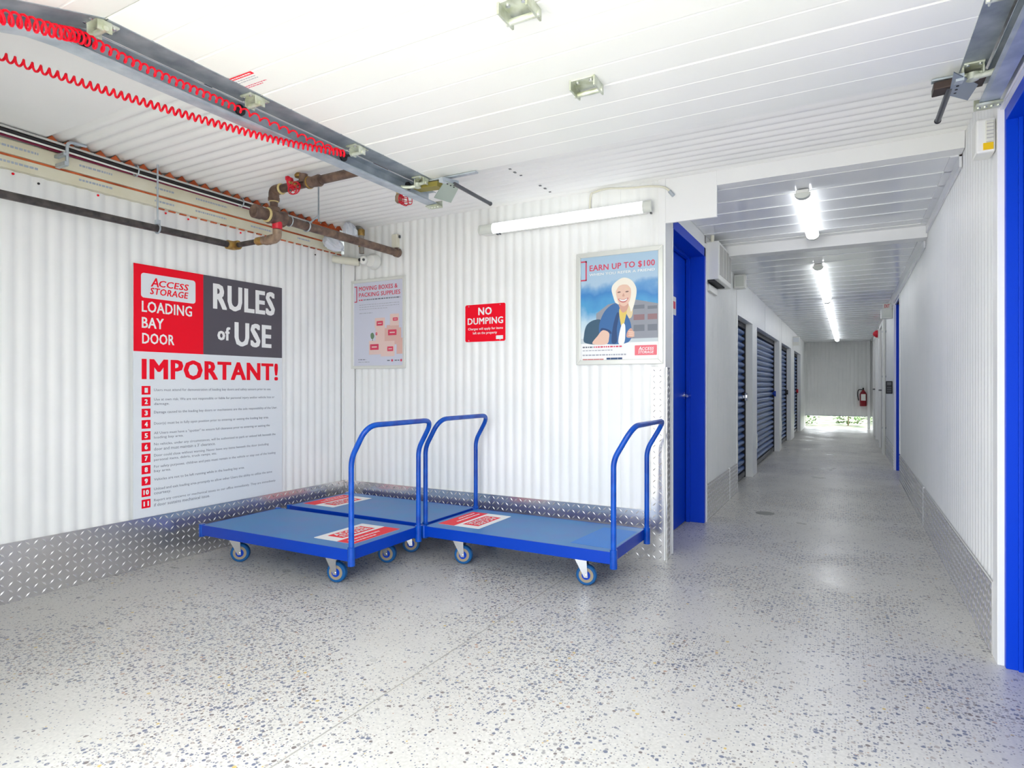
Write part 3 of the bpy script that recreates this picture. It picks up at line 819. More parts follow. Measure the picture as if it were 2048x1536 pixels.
pr('printed_fringe', HAIR, [(-1.318, 1.66), (-1.318, 1.72), (-1.262, 1.752), (-1.20, 1.73), (-1.185, 1.66), (-1.206, 1.69), (-1.235, 1.718), (-1.285, 1.712)], 0.0032)
br = MB()
for r in (rect(-1.515, 1.763, -1.506, 1.894), rect(-1.549, 1.885, -1.506, 1.894), rect(-1.549, 1.763, -1.506, 1.772)):
    br.flat(r, P2, 0.0004, 0.0004)
br.build('bracket_mark', PINK, t)
lettering('EARN UP TO $100', PINK, t, P2, (-1.486, 1.818, -1.054, 1.862), 0.0005, 0.018)
lettering('WHEN YOU REFER A FRIEND', PRINTW, t, P2, (-1.488, 1.792, -1.054, 1.808), 0.0005, 0.02)
for k, (m, a, b_) in enumerate(((INK, -1.535, -1.46), (PINK, -1.455, -1.265))): marks(t, m, P2, a, b_, 1.328, 0.009, 0, seed=30 + k, step=0.014)
marks(t, INKL, P2, -1.535, -1.33, 1.306, 0.006, 0, seed=33, step=0.014); marks(t, INKL, P2, -1.535, -1.24, 1.276, 0.009, 0, seed=34, step=0.014)
marks(t, LIP, P2, -1.535, -1.39, 1.248, 0.006, 0, seed=35, step=0.03, gap=0.05); marks(t, DENIM2, P2, -1.37, -1.265, 1.251, 0.012, 0, seed=36, step=0.03, gap=0.05)
lg = MB().flat(rrect(-1.183, 1.268, -1.042, 1.331, 0.004), P2, 0, 0.0005).build('logo_plate', mat('faded_logo_red', rgb(240, 118, 130), 0.5), t)
access_logo(lg, P2, -1.160, 1.279, -1.060, 1.322, PRINTW, 0.0006)
# --- no dumping
t = thing('no_dumping_sign', 'small red no dumping sign between the two posters', 'sign', (-2.29, py, 1.394))
P3 = plane_back(py - 0.003)
MB().flat(rrect(-2.464, 1.390, -2.118, 1.667, 0.016), plane_back(py), 0, 0.002).build('white_edge', PRINTW, t)
MB().flat(rrect(-2.459, 1.394, -2.122, 1.663, 0.013), plane_back(py), 0.002, 0.001).build('panel', RED, t)
lettering('NO', PRINTW, t, P3, (-2.347, 1.585, -2.233, 1.640), 0, 0.035)
lettering('DUMPING', PRINTW, t, P3, (-2.438, 1.519, -2.140, 1.567), 0, 0.03)
lettering('Charges will apply for items', PRINTW, t, P3, (-2.434, 1.474, -2.141, 1.496), 0, 0.02)
lettering('left on the property', PRINTW, t, P3, (-2.392, 1.443, -2.190, 1.466), 0, 0.02)
MB().flat(rrect(-2.199, 1.408, -2.141, 1.434, 0.003), P3, 0, 0.0004).build('logo_patch', PRINTW, t)
for u, v in ((-2.428, 1.652), (-2.165, 1.652), (-2.428, 1.404), (-2.165, 1.404)):
    MB().lathe((u, py - 0.003, v), (0, -1, 0), [(0, 0.005), (0.002, 0.004)], 10).build('screw', CHROME, t, 40)

# ================================================================== PLATFORM TROLLEYS
LT, WT, ZT = 1.20, 0.60, 0.22
def sticker(parent, cx, rot):
    """advert sticker on the deck; red band on local +u side"""
    s = 1 if rot == 0 else -1
    pl = lambda u, v, d: Vector((cx + s * u, s * v, ZT + d))
    o = MB().flat(rrect(-0.15, -0.20, 0.15, 0.20, 0.01), pl, 0.0005, 0.0006).build('sticker', PRINTW, parent, local=True)
    MB().flat(rect(0.03, -0.199, 0.149, 0.199), pl, 0.0011, 0.0004).build('red_band', RED, o, local=True)
    MB().flat(rect(-0.11, -0.13, 0.005, 0.14), pl, 0.0011, 0.0004).build('red_box', RED, o, local=True)
    rp = lambda u, v, d: pl(-v, u, d)
    lettering('ACCESS', PRINTW, o, rp, (-0.11, 0.058, 0.12, 0.10), 0.0016, 0.03)
    lettering('STORAGE', PRINTW, o, rp, (-0.11, 0.008, 0.12, 0.048), 0.0016, 0.03)
    marks(o, PRINTW, rp, -0.16, 0.10, -0.075, 0.014, 0.0016, seed=50, step=0.02)
    marks(o, PRINTW, rp, -0.16, 0.02, -0.115, 0.012, 0.0016, seed=51, step=0.02)
def caster(parent, x, y, ang):
    a = Vector((math.cos(ang), math.sin(ang), 0))      # axle direction
    f = Vector((-a.y, a.x, 0))                          # trailing direction
    R = 0.056
    pz = Vector((x, y, 0)); hub = pz + f * 0.030 + Vector((0, 0, R))
    mb = MB()
    mb.lathe(pz + Vector((0, 0, 0.140)), (0, 0, 1), [(0, 0.030), (0.008, 0.034), (0.020, 0.034), (0.025, 0.028)], 16)
    mb.obox(pz + Vector((0, 0, 0.168)), Vector((0.045, 0, 0)), Vector((0, 0.038, 0)), Vector((0, 0, 0.003)))
    for s in (-1, 1):
        o_ = a * (s * 0.024)
        top = pz + Vector((0, 0, 0.142)) + o_
        q = [top - f * 0.030, top + f * 0.034, hub + o_ + f * 0.011 - Vector((0, 0, 0.010)), hub + o_ - f * 0.009 - Vector((0, 0, 0.010))]
        e = a * (s * 0.003)
        mb.add(q + [p + e for p in q], [(0, 1, 2, 3), (7, 6, 5, 4), (0, 4, 5, 1), (1, 5, 6, 2), (2, 6, 7, 3), (3, 7, 4, 0)])
    mb.cyl(hub - a * 0.031, hub + a * 0.031, 0.006, 10)
    fk = mb.build('caster', CHROME, parent, 40, local=True)
    MB().lathe(hub - a * 0.016, a, [(0, R - 0.016), (0.0, R - 0.005), (0.005, R), (0.027, R), (0.032, R - 0.005), (0.032, R - 0.016)], 28).build('tyre', TYRE, fk, 40, local=True)
    MB().lathe(hub - a * 0.0175, a, [(0, 0.024), (0, 0.040), (0.035, 0.040), (0.035, 0.024)], 24).build('wheel_hub', HUB, fk, 40, local=True)
    MB().lathe(hub - a * 0.0195, a, [(0, 0.010), (0, 0.024), (0.039, 0.024), (0.039, 0.010)], 18).build('hub_cap', BLUE, fk, 40, local=True)
def trolley(label, loc, rotz, swivels, stick, patch=False):
    t = thing('platform_trolley', label, 'trolley', (0, 0, 0), 0, 'blue platform trolleys against the walls')
    MB().box(-LT / 2 + 0.006, LT / 2 - 0.006, -WT / 2 + 0.006, WT / 2 - 0.006, ZT - 0.012, ZT).build('deck', DECK, t, local=True)
    rim = MB()
    h0, h1 = ZT - 0.062, ZT + 0.001
    rim.box(-LT / 2, LT / 2, -WT / 2, -WT / 2 + 0.007, h0, h1).box(-LT / 2, LT / 2, WT / 2 - 0.007, WT / 2, h0, h1)
    rim.box(-LT / 2, -LT / 2 + 0.007, -WT / 2 + 0.007, WT / 2 - 0.007, h0, h1).box(LT / 2 - 0.007, LT / 2, -WT / 2 + 0.007, WT / 2 - 0.007, h0, h1)
    rim.box(-LT / 2 + 0.12, -LT / 2 + 0.22, -WT / 2 + 0.007, WT / 2 - 0.007, h0 + 0.008, ZT - 0.012).box(LT / 2 - 0.22, LT / 2 - 0.12, -WT / 2 + 0.007, WT / 2 - 0.007, h0 + 0.008, ZT - 0.012)
    rim.build('frame', BLUE, t, bevel=0.002, local=True)
    xs = LT / 2 + 0.012
    for s in (-1, 1):
        ys = s * (WT / 2 - 0.012)
        MB().tube([(xs, ys, 0.135), (xs, ys, 0.232)], 0.0195, 16).build('post_socket', BLUET, t, 40, local=True)
        MB().tube([(-LT / 2 - 0.006, ys, 0.148), (-LT / 2 - 0.006, ys, 0.224)], 0.019, 12).build('corner_socket', BLUET, t, 40, local=True)
    yp = WT / 2 - 0.012
    path = rounded_path([(xs, -yp, 0.14), (xs, -yp, 0.695), (xs + 0.105, -yp, 0.872), (xs + 0.105, yp, 0.872), (xs, yp, 0.695), (xs, yp, 0.14)], (0.045, 0.085, 0.085, 0.045), 8)
    MB().tube(path, 0.0145, 16).build('push_handle', BLUET, t, 60, local=True)
    k = 0
    for sx in (-1, 1):
        for sy in (-1, 1):
            caster(t, sx * 0.40, sy * 0.21, swivels[k]); k += 1
    if stick == 'handle': sticker(t, LT / 2 - 0.205, 0)
    else: sticker(t, -LT / 2 + 0.185, 1)
    if patch:
        pl = lambda u, v, d: Vector((u, v, ZT + d))
        MB().flat([(0.34, -0.22), (0.575, -0.235), (0.58, 0.20), (0.37, 0.21)], pl, 0.0003, 0.0003).build('deck_patch', DECKP, t, local=True)
    t.location = loc; t.rotation_euler = (0, 0, rotz)
    return t
rd = math.radians
trolley('blue platform trolley nearest the rules sign, sticker at its handle end', (-2.893, 2.680, 0), rd(0.5), (rd(-55), rd(100), rd(-75), rd(-70)), 'handle')
trolley('blue platform trolley tucked into the wall corner behind another', (-2.910, 3.36, 0), rd(-0.5), (rd(-70), rd(80), rd(-60), rd(90)), 'end')
trolley('blue platform trolley under the smiling woman poster, bright blue patch on deck', (-1.671, 3.305, 0), rd(-0.5), (rd(-75), rd(80), rd(-80), rd(70)), 'end', True)

# ================================================================== OVERHEAD DOOR, TRACKS, CORDS
t = thing('sectional_door', 'white sectional overhead door raised flat under the ceiling', 'overhead door', (-0.85, 1.6, ZD))
SEC = [(2.172, 2.715), (1.606, 2.168), (1.042, 1.602)]
def section(y0, y1, tilt=0.0):
    L = y1 - y0; mb = MB()
    prof = [(0, 0.004), (0.004, 0.0)]
    for k in (1, 2, 3):
        c = L * k / 4
        prof += [(c - 0.006, 0.0), (c - 0.003, 0.0012), (c + 0.003, 0.0012), (c + 0.006, 0.0)]
    prof += [(L - 0.004, 0.0), (L, 0.004)]
    def P(x, s, z):
        return (x, y1 - s * math.cos(tilt) + z * math.sin(tilt), ZD + z * math.cos(tilt) - s * math.sin(tilt))
    vs_ = []; fs_ = []; k = len(prof)
    full = prof + [(L, 0.045), (0, 0.045)]
    for x in (-2.06, 0.352):
        vs_ += [P(x, s, z) for s, z in full]
    m = len(full)
    for i in range(m): fs_.append((i, (i + 1) % m, m + (i + 1) % m, m + i))
    fs_ += [tuple(range(m)), tuple(range(2 * m - 1, m - 1, -1))]
    mb.add(vs_, fs_)
    o = mb.build('section', WD, t)
    for x0, x1 in ((-2.091, -1.985), (0.345, 0.421)):
        e = MB(); q = [P(x, s, z) for z in (-0.003, 0.046) for s in (0.002, L - 0.002) for x in (x0, x1)]
        e.add(q, [(0, 1, 3, 2), (4, 6, 7, 5), (0, 4, 5, 1), (2, 3, 7, 6), (0, 2, 6, 4), (1, 5, 7, 3)])
        e.build('end_stile', GALVD, o)
    return o
for y0, y1 in SEC: section(y0, y1)
section(0.50, 1.038, math.radians(17))
# roller hinge brackets along both edges
for y in (2.66, 2.170, 1.604, 1.040):
    for x, s in ((-2.025, 1), (0.38, -1)):
        h = MB().box(x - 0.030, x + 0.030, y - 0.045, y + 0.045, ZD - 0.010, ZD - 0.003)
        h.box(x - 0.032, x - 0.026, y - 0.022, y + 0.022, ZD - 0.038, ZD - 0.003).box(x + 0.026, x + 0.032, y - 0.022, y + 0.022, ZD - 0.038, ZD - 0.003)
        h.cyl((x - 0.04, y, ZD - 0.03), (x + 0.04, y, ZD - 0.03), 0.009, 10)
        h = h.build('roller_hinge', ZINC, t, bevel=0.002)
        MB().cyl((x - s * 0.035, y, ZD - 0.03), (x - s * 0.075, y, ZD - 0.03), 0.006, 10).lathe((x - s * 0.095, y, ZD - 0.03), (s, 0, 0), [(0, 0.018), (0.002, 0.022), (0.012, 0.022), (0.014, 0.018)], 18).build('roller', DARK, h, 40)
        for dx in (-0.018, 0.018):
            for dy in (-0.034, 0.034):
                MB().lathe((x + dx, y + dy, ZD - 0.010), (0, 0, -1), [(0, 0.006), (0.004, 0.006), (0.005, 0.004)], 8).build('bolt', CHROME, h)
# centre hinges
for y in (2.118, 1.590):
    x = -0.852
    h = MB().box(x - 0.046, x + 0.046, y - 0.042, y + 0.042, ZD - 0.004, ZD)
    h.box(x - 0.050, x - 0.043, y - 0.045, y + 0.05, ZD - 0.036, ZD).box(x + 0.043, x + 0.050, y - 0.045, y + 0.05, ZD - 0.036, ZD)
    h.cyl((x - 0.056, y + 0.025, ZD - 0.026), (x + 0.056, y + 0.025, ZD - 0.026), 0.010, 12)
    h = h.build('centre_hinge', ZINC, t, bevel=0.002)
    for dx in (-0.026, 0.026):
        MB().lathe((x + dx, y - 0.02, ZD - 0.004), (0, 0, -1), [(0, 0.008), (0.005, 0.007)], 10).build('bolt', CHROME, h)
# warning decal on the door
PD = lambda u, v, d: Vector((u, v, ZD - d))
dc = MB().flat(rect(-2.0, 1.462, -1.87, 1.478), PD, 0.0004, 0.0004)
dc = dc.build('warning_decal', RED, t)
marks(dc, PRINTW, PD, -1.99, -1.88, 1.470, 0.006, 0.0009, seed=60, step=0.008)
marks(dc, INKL, PD, -1.99, -1.88, 1.49, 0.003, 0.0004, seed=61, step=0.01); marks(dc, INKL, PD, -1.99, -1.88, 1.502, 0.003, 0.0004, seed=62, step=0.01)
marks(dc, PINK, PD, -1.99, -1.87, 1.53, 0.004, 0.0004, seed=63, step=0.008); marks(dc, PINK, PD, -1.99, -1.90, 1.54, 0.004, 0.0004, seed=64, step=0.008)
# top edge bracket cover strips at the far edge
for x0, x1 in ((-2.07, -1.70), (0.265, 0.425)):
    MB().box(x0, x1, 2.695, 2.722, ZD - 0.012, ZD - 0.004).build('edge_strut', GALV, t, bevel=0.001)

def track(label, side):
    """side=-1 left track (opens to +x), side=1 right track (opens to -x)"""
    xo = -2.155 if side < 0 else 0.485
    i_ = 1 if side < 0 else -1                 # towards the door
    yend = 2.90 if side < 0 else 2.84
    t = thing('door_track', label, 'track', (xo, 2.0, ZD - 0.07))
    pts = [(0.052, 0.010), (0.060, 0.004), (0.060, -0.001), (0.048, -0.004), (0.0, -0.004), (0.0, 0.070), (0.048, 0.070), (0.056, 0.064)]
    th = 0.003
    centre = [(0, y, 0) for y in (yend, 1.10)]
    path = [(yend, ZD - 0.067), (0.98, ZD - 0.067)]
    for k in range(1, 9):
        a = k / 8 * PI / 2
        path.append((0.98 - 0.42 * math.sin(a), ZD - 0.067 - 0.42 * (1 - math.cos(a))))
    path.append((0.56, 1.2))
    mb = MB(); vs_ = []; fs_ = []
    k = len(pts)
    for j, (py_, pz_) in enumerate(path):
        a = path[max(j - 1, 0)]; b = path[min(j + 1, len(path) - 1)]
        ty, tz = b[0] - a[0], b[1] - a[1]; L = math.hypot(ty, tz)
        ny, nz = tz / L, -ty / L              # local "up" of the track section
        for (pa, pb) in pts:
            vs_.append((xo + i_ * pa, py_ + ny * pb, pz_ + nz * pb))
    for j in range(len(path) - 1):
        for q in range(k - 1):
            fs_.append((j * k + q, j * k + q + 1, (j + 1) * k + q + 1, (j + 1) * k + q))
    mb.add(vs_, fs_)
    o = mb.build('rail', GALV, t)
    sm = o.modifiers.new('solid', 'SOLIDIFY'); sm.thickness = 0.0025
    # support angle behind the rail and its ceiling hangers
    MB().box(min(xo - i_ * 0.004, xo - i_ * 0.034), max(xo - i_ * 0.004, xo - i_ * 0.034), 1.0, yend, ZD + 0.0, ZD + 0.004).box(min(xo - i_ * 0.001, xo - i_ * 0.005), max(xo - i_ * 0.001, xo - i_ * 0.005), 1.0, yend, ZD - 0.035, ZD + 0.004).build('support_angle', GALV, t)
    for y in (1.5, yend - 0.12):
        if side > 0 and y < 2: continue
        MB().box(xo - i_ * 0.006 - 0.002, xo - i_ * 0.006 + 0.002, y - 0.016, y + 0.016, ZD - 0.03, ZC + 0.005).build('hanger', GALV, t)
    # end bumper: angled plate, perforated strut, spring rod
    xr = xo + i_ * 0.305 if side < 0 else xo + i_ * 0.165
    zr = ZD - 0.055
    y0 = 2.62 if side < 0 else 2.60
    if side < 0:
        q = [(-2.072, 2.842, 2.148), (-1.858, 2.645, 2.152), (-1.846, 2.762, 2.152), (-2.042, 2.968, 2.148)]
    else:
        q = [(0.322, 2.753, 2.148), (0.315, 2.570, 2.152), (0.404, 2.713, 2.152), (0.390, 2.836, 2.148)]
    mb = MB().add([Vector(p) for p in q] + [Vector(p) + Vector((0, 0, 0.004)) for p in q], [(0, 1, 2, 3), (7, 6, 5, 4), (0, 4, 5, 1), (1, 5, 6, 2), (2, 6, 7, 3), (3, 7, 4, 0)])
    mb.build('bumper_plate', PLATEG if side < 0 else PLATEB, t)
    rod0 = (xr, y0 + 0.10, zr + 0.012); rod1 = (xr - 0.005, 3.10 if side < 0 else 3.00, zr + 0.006)
    rb = MB().cyl(rod0, rod1, 0.0105, 12).build('bumper_rod', DGREY, t, 40)
    MB().lathe(rod1, (0, 1, 0), [(-0.004, 0.0115), (0.006, 0.0125), (0.010, 0.008)], 12).build('rod_tip', DARK if side > 0 else DGREY, rb, 40)
    # end clip and fixings
    e = MB().obox((xo + i_ * 0.03, yend + 0.015, zr - 0.022), (0.04, 0, 0), (0, 0.03, 0), (0, 0, 0.004)).obox((xo + i_ * 0.03, yend + 0.043, zr - 0.005), (0.04, 0, 0), (0, 0.003, 0), (0, 0, 0.02))
    e = e.build('end_clip', ZINC, t, bevel=0.001)
    for k_ in range(4):
        MB().lathe((xo + i_ * (0.0 + 0.02 * k_), yend + 0.012, zr - 0.026), (0, 0, -1), [(0, 0.007), (0.005, 0.006)], 8).build('bolt', ZINC, e)
    # perforated strut up to the door edge and linkage
    xa = xr - i_ * 0.02
    s = MB().obox((xa, 2.70, zr + 0.022), (0.012 * 1, 0.0, 0), (0.0, 0.075, 0.012), (0, -0.002, 0.012)).build('perforated_strut', GALV, t)
    for k_ in range(4):
        MB().lathe((xa - i_ * 0.0, 2.655 + 0.03 * k_, zr + 0.006), (0, 0, -1), [(0, 0.0045), (0.003, 0.0045)], 8).build('hole_plug', DARK, s)
    l = MB().tube([(xo + i_ * 0.04, 2.60, zr + 0.0), (xo + i_ * 0.08, 2.63, zr + 0.004), (xo + i_ * 0.10, 2.65, zr + 0.012)], [0.012, 0.009, 0.011], 10)
    l.lathe((xo + i_ * 0.105, 2.66, zr + 0.018), (0, 0, -1), [(-0.01, 0.02), (0.012, 0.02), (0.016, 0.012)], 12)
    l.build('linkage', ZINC, t, 40)
    MB().obox((xo + i_ * 0.14, 2.715, zr + 0.022), (0.075, 0.01 * i_, 0), (0, 0.035, 0), (0, 0, 0.014)).build('spring_box', mat('olive_zinc_%d' % side, rgb(150, 140, 70) if side < 0 else rgb(70, 58, 54), 0.5, 0.5), t, bevel=0.003)
    return t
track('galvanized overhead door track on the left with red coiled cords', -1)
track('galvanized overhead door track along the right wall above the blue door', 1)

def coil(path, radius, wire, turns, name, label, cat, dens=None, n=14):
    P = spline(path, 24); out = []
    L = [0.0]
    for a, b in zip(P, P[1:]): L.append(L[-1] + (b - a).length)
    tot = L[-1]
    N = int(turns * n)
    def at(s):
        for i in range(len(L) - 1):
            if L[i + 1] >= s:
                f = (s - L[i]) / max(L[i + 1] - L[i], 1e-9)
                return P[i].lerp(P[i + 1], f), (P[i + 1] - P[i]).normalized()
        return P[-1], (P[-1] - P[-2]).normalized()
    for i in range(N + 1):
        f = i / N
        s = (dens(f) if dens else f) * tot
        c, tg = at(s)
        u = tg.cross(Vector((0, 0, 1))).normalized(); w = tg.cross(u)
        a = 2 * PI * turns * f
        r = radius(f) if callable(radius) else radius
        out.append(c + (u * math.cos(a) + w * math.sin(a)) * r)
    o = MB().tube(out, wire, 6).build(name, REDC, None, 60)
    return tag(o, label, cat)
coil([(-2.0, 2.045, 2.128), (-2.02, 1.80, 2.128), (-2.035, 1.538, 2.132), (-2.045, 1.212, 2.132), (-2.02, 0.996, 2.125), (-1.99, 0.912, 2.095), (-1.98, 0.80, 2.070), (-1.98, 0.70, 2.040)],
     lambda f: 0.009 + 0.003 * min(1, max(0, (f - 0.15) / 0.2)) + 0.006 * min(1, max(0, (f - 0.62) / 0.08)), 0.0036, 49, 'coiled_cord', 'red coiled cord bunched along the left door track', 'cord', lambda f: f * 1.607 if f < 0.224 else (0.36 + (f - 0.224) * 0.891 if f < 0.673 else 0.76 + (f - 0.673) * 0.734), 12)
coil([(-1.985, 2.045, 2.120), (-2.097, 1.785, 2.107), (-2.213, 1.544, 2.121), (-2.33, 1.338, 2.146), (-2.447, 1.158, 2.178), (-2.563, 0.997, 2.215), (-2.68, 0.85, 2.255)],
     0.0125, 0.0042, 62, 'coiled_cord', 'red coiled cord hanging free below the left door track', 'cord', lambda f: f ** 1.12)

# ================================================================== LEFT WALL TOP: boards, strip, cables
def yrun(name, label, cat, m, x0, x1, z0, z1, y0, y1, group=None):
    return tag(MB().box(x0, x1, y0, y1, z0, z1).build(name, m, None, bevel=0.002), label, cat, group)
u_ = yrun('cream_board', 'upper cream board with faint blue print along the left wall top', 'board', CREAM, XL - 0.02, XL + 0.034, 2.222, 2.292, YF, 3.62)
l_ = yrun('cream_board', 'lower cream board with faint blue print above the corrugated wall', 'board', CREAM, XL - 0.02, XL + 0.030, 2.150, 2.209, YF, 3.70)
yrun('steel_strip', 'thin orange primed steel strip between the cream boards', 'strip', ORNG, XL - 0.02, XL + 0.022, 2.209, 2.222, YF, 3.60)
mb = MB(); y = 2.2
while y < YB - 0.06:
    mb.box(XL + 0.001, XL + 0.012, y, y + 0.042, 2.143, 2.151); y += 0.0705
tag(mb.build('primed_edge', ORNG, l_), 'orange primed lower edge', kind='stuff')
for o, x, z, sd in ((u_, XL + 0.034, 2.258, 70), (l_, XL + 0.030, 2.182, 80)):
    for k in range(7):
        marks(o, INKB, plane_left(x), YF + 0.95 + 0.36 * k + 0.05 * (k % 3), YF + 1.17 + 0.36 * k, z + 0.004 * (k % 2), 0.011, 0, seed=sd + k, step=0.012)
for y, z in ((1.475, 2.135), (1.585, 2.118), (1.87, 2.135), (2.255, 2.13), (2.40, 2.128), (2.78, 2.125), (3.05, 2.12), (3.45, 2.10)):
    o = MB().lathe((XL, y, z), (1, 0, 0), [(0, 0.006), (0.004, 0.006), (0.006, 0.003)], 8).build('rivet', RED if z > 2.119 else DARK, wl_)
def cable(label, m, pts, r):
    return tag(MB().tube(spline(pts, 6), r, 8).build('cable', m, None, 60), label, 'cable', 'cables along the left wall top')
cable('thick black cable along the left wall top', CABB, [(XL + 0.076, YF, 2.330), (XL + 0.076, 1.5, 2.316), (XL + 0.076, 2.0, 2.309), (XL + 0.076, 2.5, 2.307), (XL + 0.078, 3.0, 2.303), (XL + 0.10, 3.3, 2.29)], 0.011)
cable('pale grey cable just above the thick black cable', CABG, [(XL + 0.098, YF, 2.340), (XL + 0.098, 1.5, 2.326), (XL + 0.098, 2.0, 2.318), (XL + 0.098, 2.5, 2.316), (XL + 0.10, 3.0, 2.313), (XL + 0.124, 3.3, 2.300)], 0.006)
cable('white cable beneath the thick black cable', PLW, [(XL + 0.094, YF, 2.306), (XL + 0.094, 1.5, 2.296), (XL + 0.094, 2.0, 2.287), (XL + 0.092, 2.6, 2.285), (XL + 0.096, 3.0, 2.282), (XL + 0.12, 3.3, 2.266)], 0.005)
cable('maroon cable lowest of the bundle above the cream boards', MAROON, [(XL + 0.05, YF, 2.304), (XL + 0.05, 1.45, 2.300), (XL + 0.046, 1.75, 2.296), (XL + 0.046, 2.3, 2.294), (XL + 0.046, 3.0, 2.290)], 0.0065)
t = thing('pipe_clamp', 'galvanized beam clamp hooked over the cables at the upper left', 'clamp', (XL + 0.05, 1.66, 2.22))
MB().tube(rounded_path([(XL + 0.122, 1.66, 2.215), (XL + 0.122, 1.66, 2.338), (XL + 0.122, 1.75, 2.343)], 0.03), 0.008, 8).build('hook_rod', GALV, t, 40)
MB().box(XL + 0.036, XL + 0.130, 1.645, 1.665, 2.212, 2.232).build('clamp_foot', GALV, t)
MB().box(XL + 0.036, XL + 0.130, 1.64, 1.66, 2.262, 2.276).build('clamp_jaw', GALV, t)
for y, lab in ((2.03, 'small cable clip on the bundle left of the pipe hanger'), (2.72, 'small cable clip on the bundle near the brown pipe tee')):
    tag(MB().tube([(XL + 0.086 + 0.028 * math.cos(a), y, 2.305 + 0.030 * math.sin(a)) for a in [k * PI / 8 for k in range(17)]], 0.004, 6).build('cable_clip', GALV, None, 60), lab, 'clip')

# black pipe on the left wall with hanger, brass reducer and elbow
XP, ZP = -3.49, 1.982
t = thing('black_pipe', 'long black iron pipe slung along the left wall above the rules sign', 'pipe', (XP, 2.0, ZP))
MB().cyl((XP, YF, ZP - 0.008), (XP, 2.56, ZP + 0.002), 0.0205, 16).build('wall_run', BLACKP, t, 40)
MB().tube(rounded_path([(XP, 2.555, ZP), (XP, 2.60, ZP), (XP + 0.05, 2.60, ZP)], 0.03), 0.029, 14).build('corner_elbow', BRASS, t, 40)
MB().cyl((XP + 0.045, 2.60, ZP), (-3.265, 2.605, ZP + 0.004), 0.0165, 14).build('branch_run', BLACKP, t, 40)
MB().lathe((-3.275, 2.605, ZP + 0.004), (1, 0, 0), [(0, 0.020), (0.01, 0.025), (0.05, 0.025), (0.06, 0.021), (0.065, 0.021)], 14).build('reducer', BRASS, t, 40)
MB().tube(rounded_path([(-3.21, 2.605, ZP + 0.004), (-3.175, 2.605, ZP - 0.004), (-3.15, 2.605, ZP + 0.002), (-3.085, 2.605, ZP + 0.004), (-3.085, 2.605, ZP + 0.055)], 0.035), [0.026] * 8 + [0.030] * 8 + [0.027] * (len(rounded_path([(0, 0, 0), (1, 0, 0), (2, 0, 0), (3, 0, 0), (3, 0, 1)], 0.1)) - 16), 14).build('swing_joint', TANF, t, 40)
h = MB().cyl((XP + 0.0, 2.105, ZP + 0.03), (XP, 2.105, ZC), 0.005, 8)
h.tube([(XP + 0.026 * math.cos(a), 2.105, ZP + 0.026 * math.sin(a)) for a in [k * PI / 10 for k in range(21)]], 0.005, 6)
h.box(XP - 0.012, XP + 0.012, 2.095, 2.115, ZP + 0.024, ZP + 0.05)
h.build('pipe_hanger', GALV, t, 40)

# brown sprinkler main with tee, riser, cross pipe, guarded head
XM, ZM = -3.085, 2.112
t = thing('sprinkler_pipe', 'brown iron sprinkler pipe assembly under the bay ceiling', 'pipe', (XM, 2.6, ZM))
MB().cyl((XM, 2.66, ZM), (XM, YB - 0.002, ZM), 0.0285, 18).build('main_pipe', BROWNP, t, 40)
MB().lathe((XM, 2.43, ZM), (0, 1, 0), [(0, 0.034), (0.006, 0.041), (0.05, 0.041), (0.06, 0.036), (0.095, 0.036)], 18).build('end_cap', BROWNP, t, 40)
MB().lathe((XM, 2.522, ZM), (0, 1, 0), [(0, 0.040), (0.004, 0.044), (0.012, 0.044), (0.016, 0.040)], 18).build('thread_ring', TAPE, t, 40)
MB().lathe((XM, 2.535, ZM), (0, 1, 0), [(0, 0.045), (0.01, 0.050), (0.028, 0.043), (0.09, 0.043), (0.115, 0.050), (0.125, 0.036), (0.14, 0.030)], 20).lathe((XM, 2.58, ZM + 0.03), (0, 0, 1), [(0, 0.036), (0.025, 0.036), (0.028, 0.032)], 18).build('tee', BROWNP, t, 40)
MB().cyl((XM, 2.58, ZM + 0.05), (XM, 2.58, 2.235), 0.0235, 16).build('riser', BROWNP, t, 40)
ZX = 2.272
MB().tube(rounded_path([(XM, 2.58, 2.225), (XM, 2.58, ZX), (XM + 0.065, 2.58, ZX)], 0.04), 0.031, 16).lathe((XM, 2.58, 2.205), (0, 0, 1), [(0, 0.030), (0.004, 0.034), (0.022, 0.034)], 16).build('elbow', BROWNP, t, 40)
MB().lathe((XM, 2.58, 2.200), (0, 0, 1), [(0, 0.027), (0.008, 0.029)], 16).build('thread_tape', TAPE, t, 40)
MB().lathe((XM + 0.062, 2.58, ZX), (1, 0, 0), [(0, 0.031), (0.004, 0.034), (0.014, 0.030)], 16).build('thread_tape', TAPE, t, 40)
MB().cyl((XM + 0.06, 2.58, ZX), (-1.86, 2.58, ZX + 0.004), 0.0255, 16).build('cross_pipe', BROWNP, t, 40)
MB().lathe((-2.80, 2.58, ZX), (1, 0, 0), [(0, 0.028), (0.008, 0.035), (0.05, 0.030), (0.10, 0.035), (0.115, 0.028)], 16).cyl((-2.815, 2.565, ZX + 0.0), (-2.815, 2.565, ZX + 0.05), 0.026, 14).build('cross_tee', BROWNP, t, 40)
MB().lathe((-2.845, 2.56, ZX + 0.035), (0, 0, 1), [(0, 0.024), (0.012, 0.027), (0.024, 0.018)], 14).build('brass_plug', BRASS, t, 40)
MB().lathe((-2.785, 2.58, ZX), (1, 0, 0), [(0, 0.034), (0.003, 0.037), (0.012, 0.034)], 14).build('brass_ring', BRASS, t, 40)
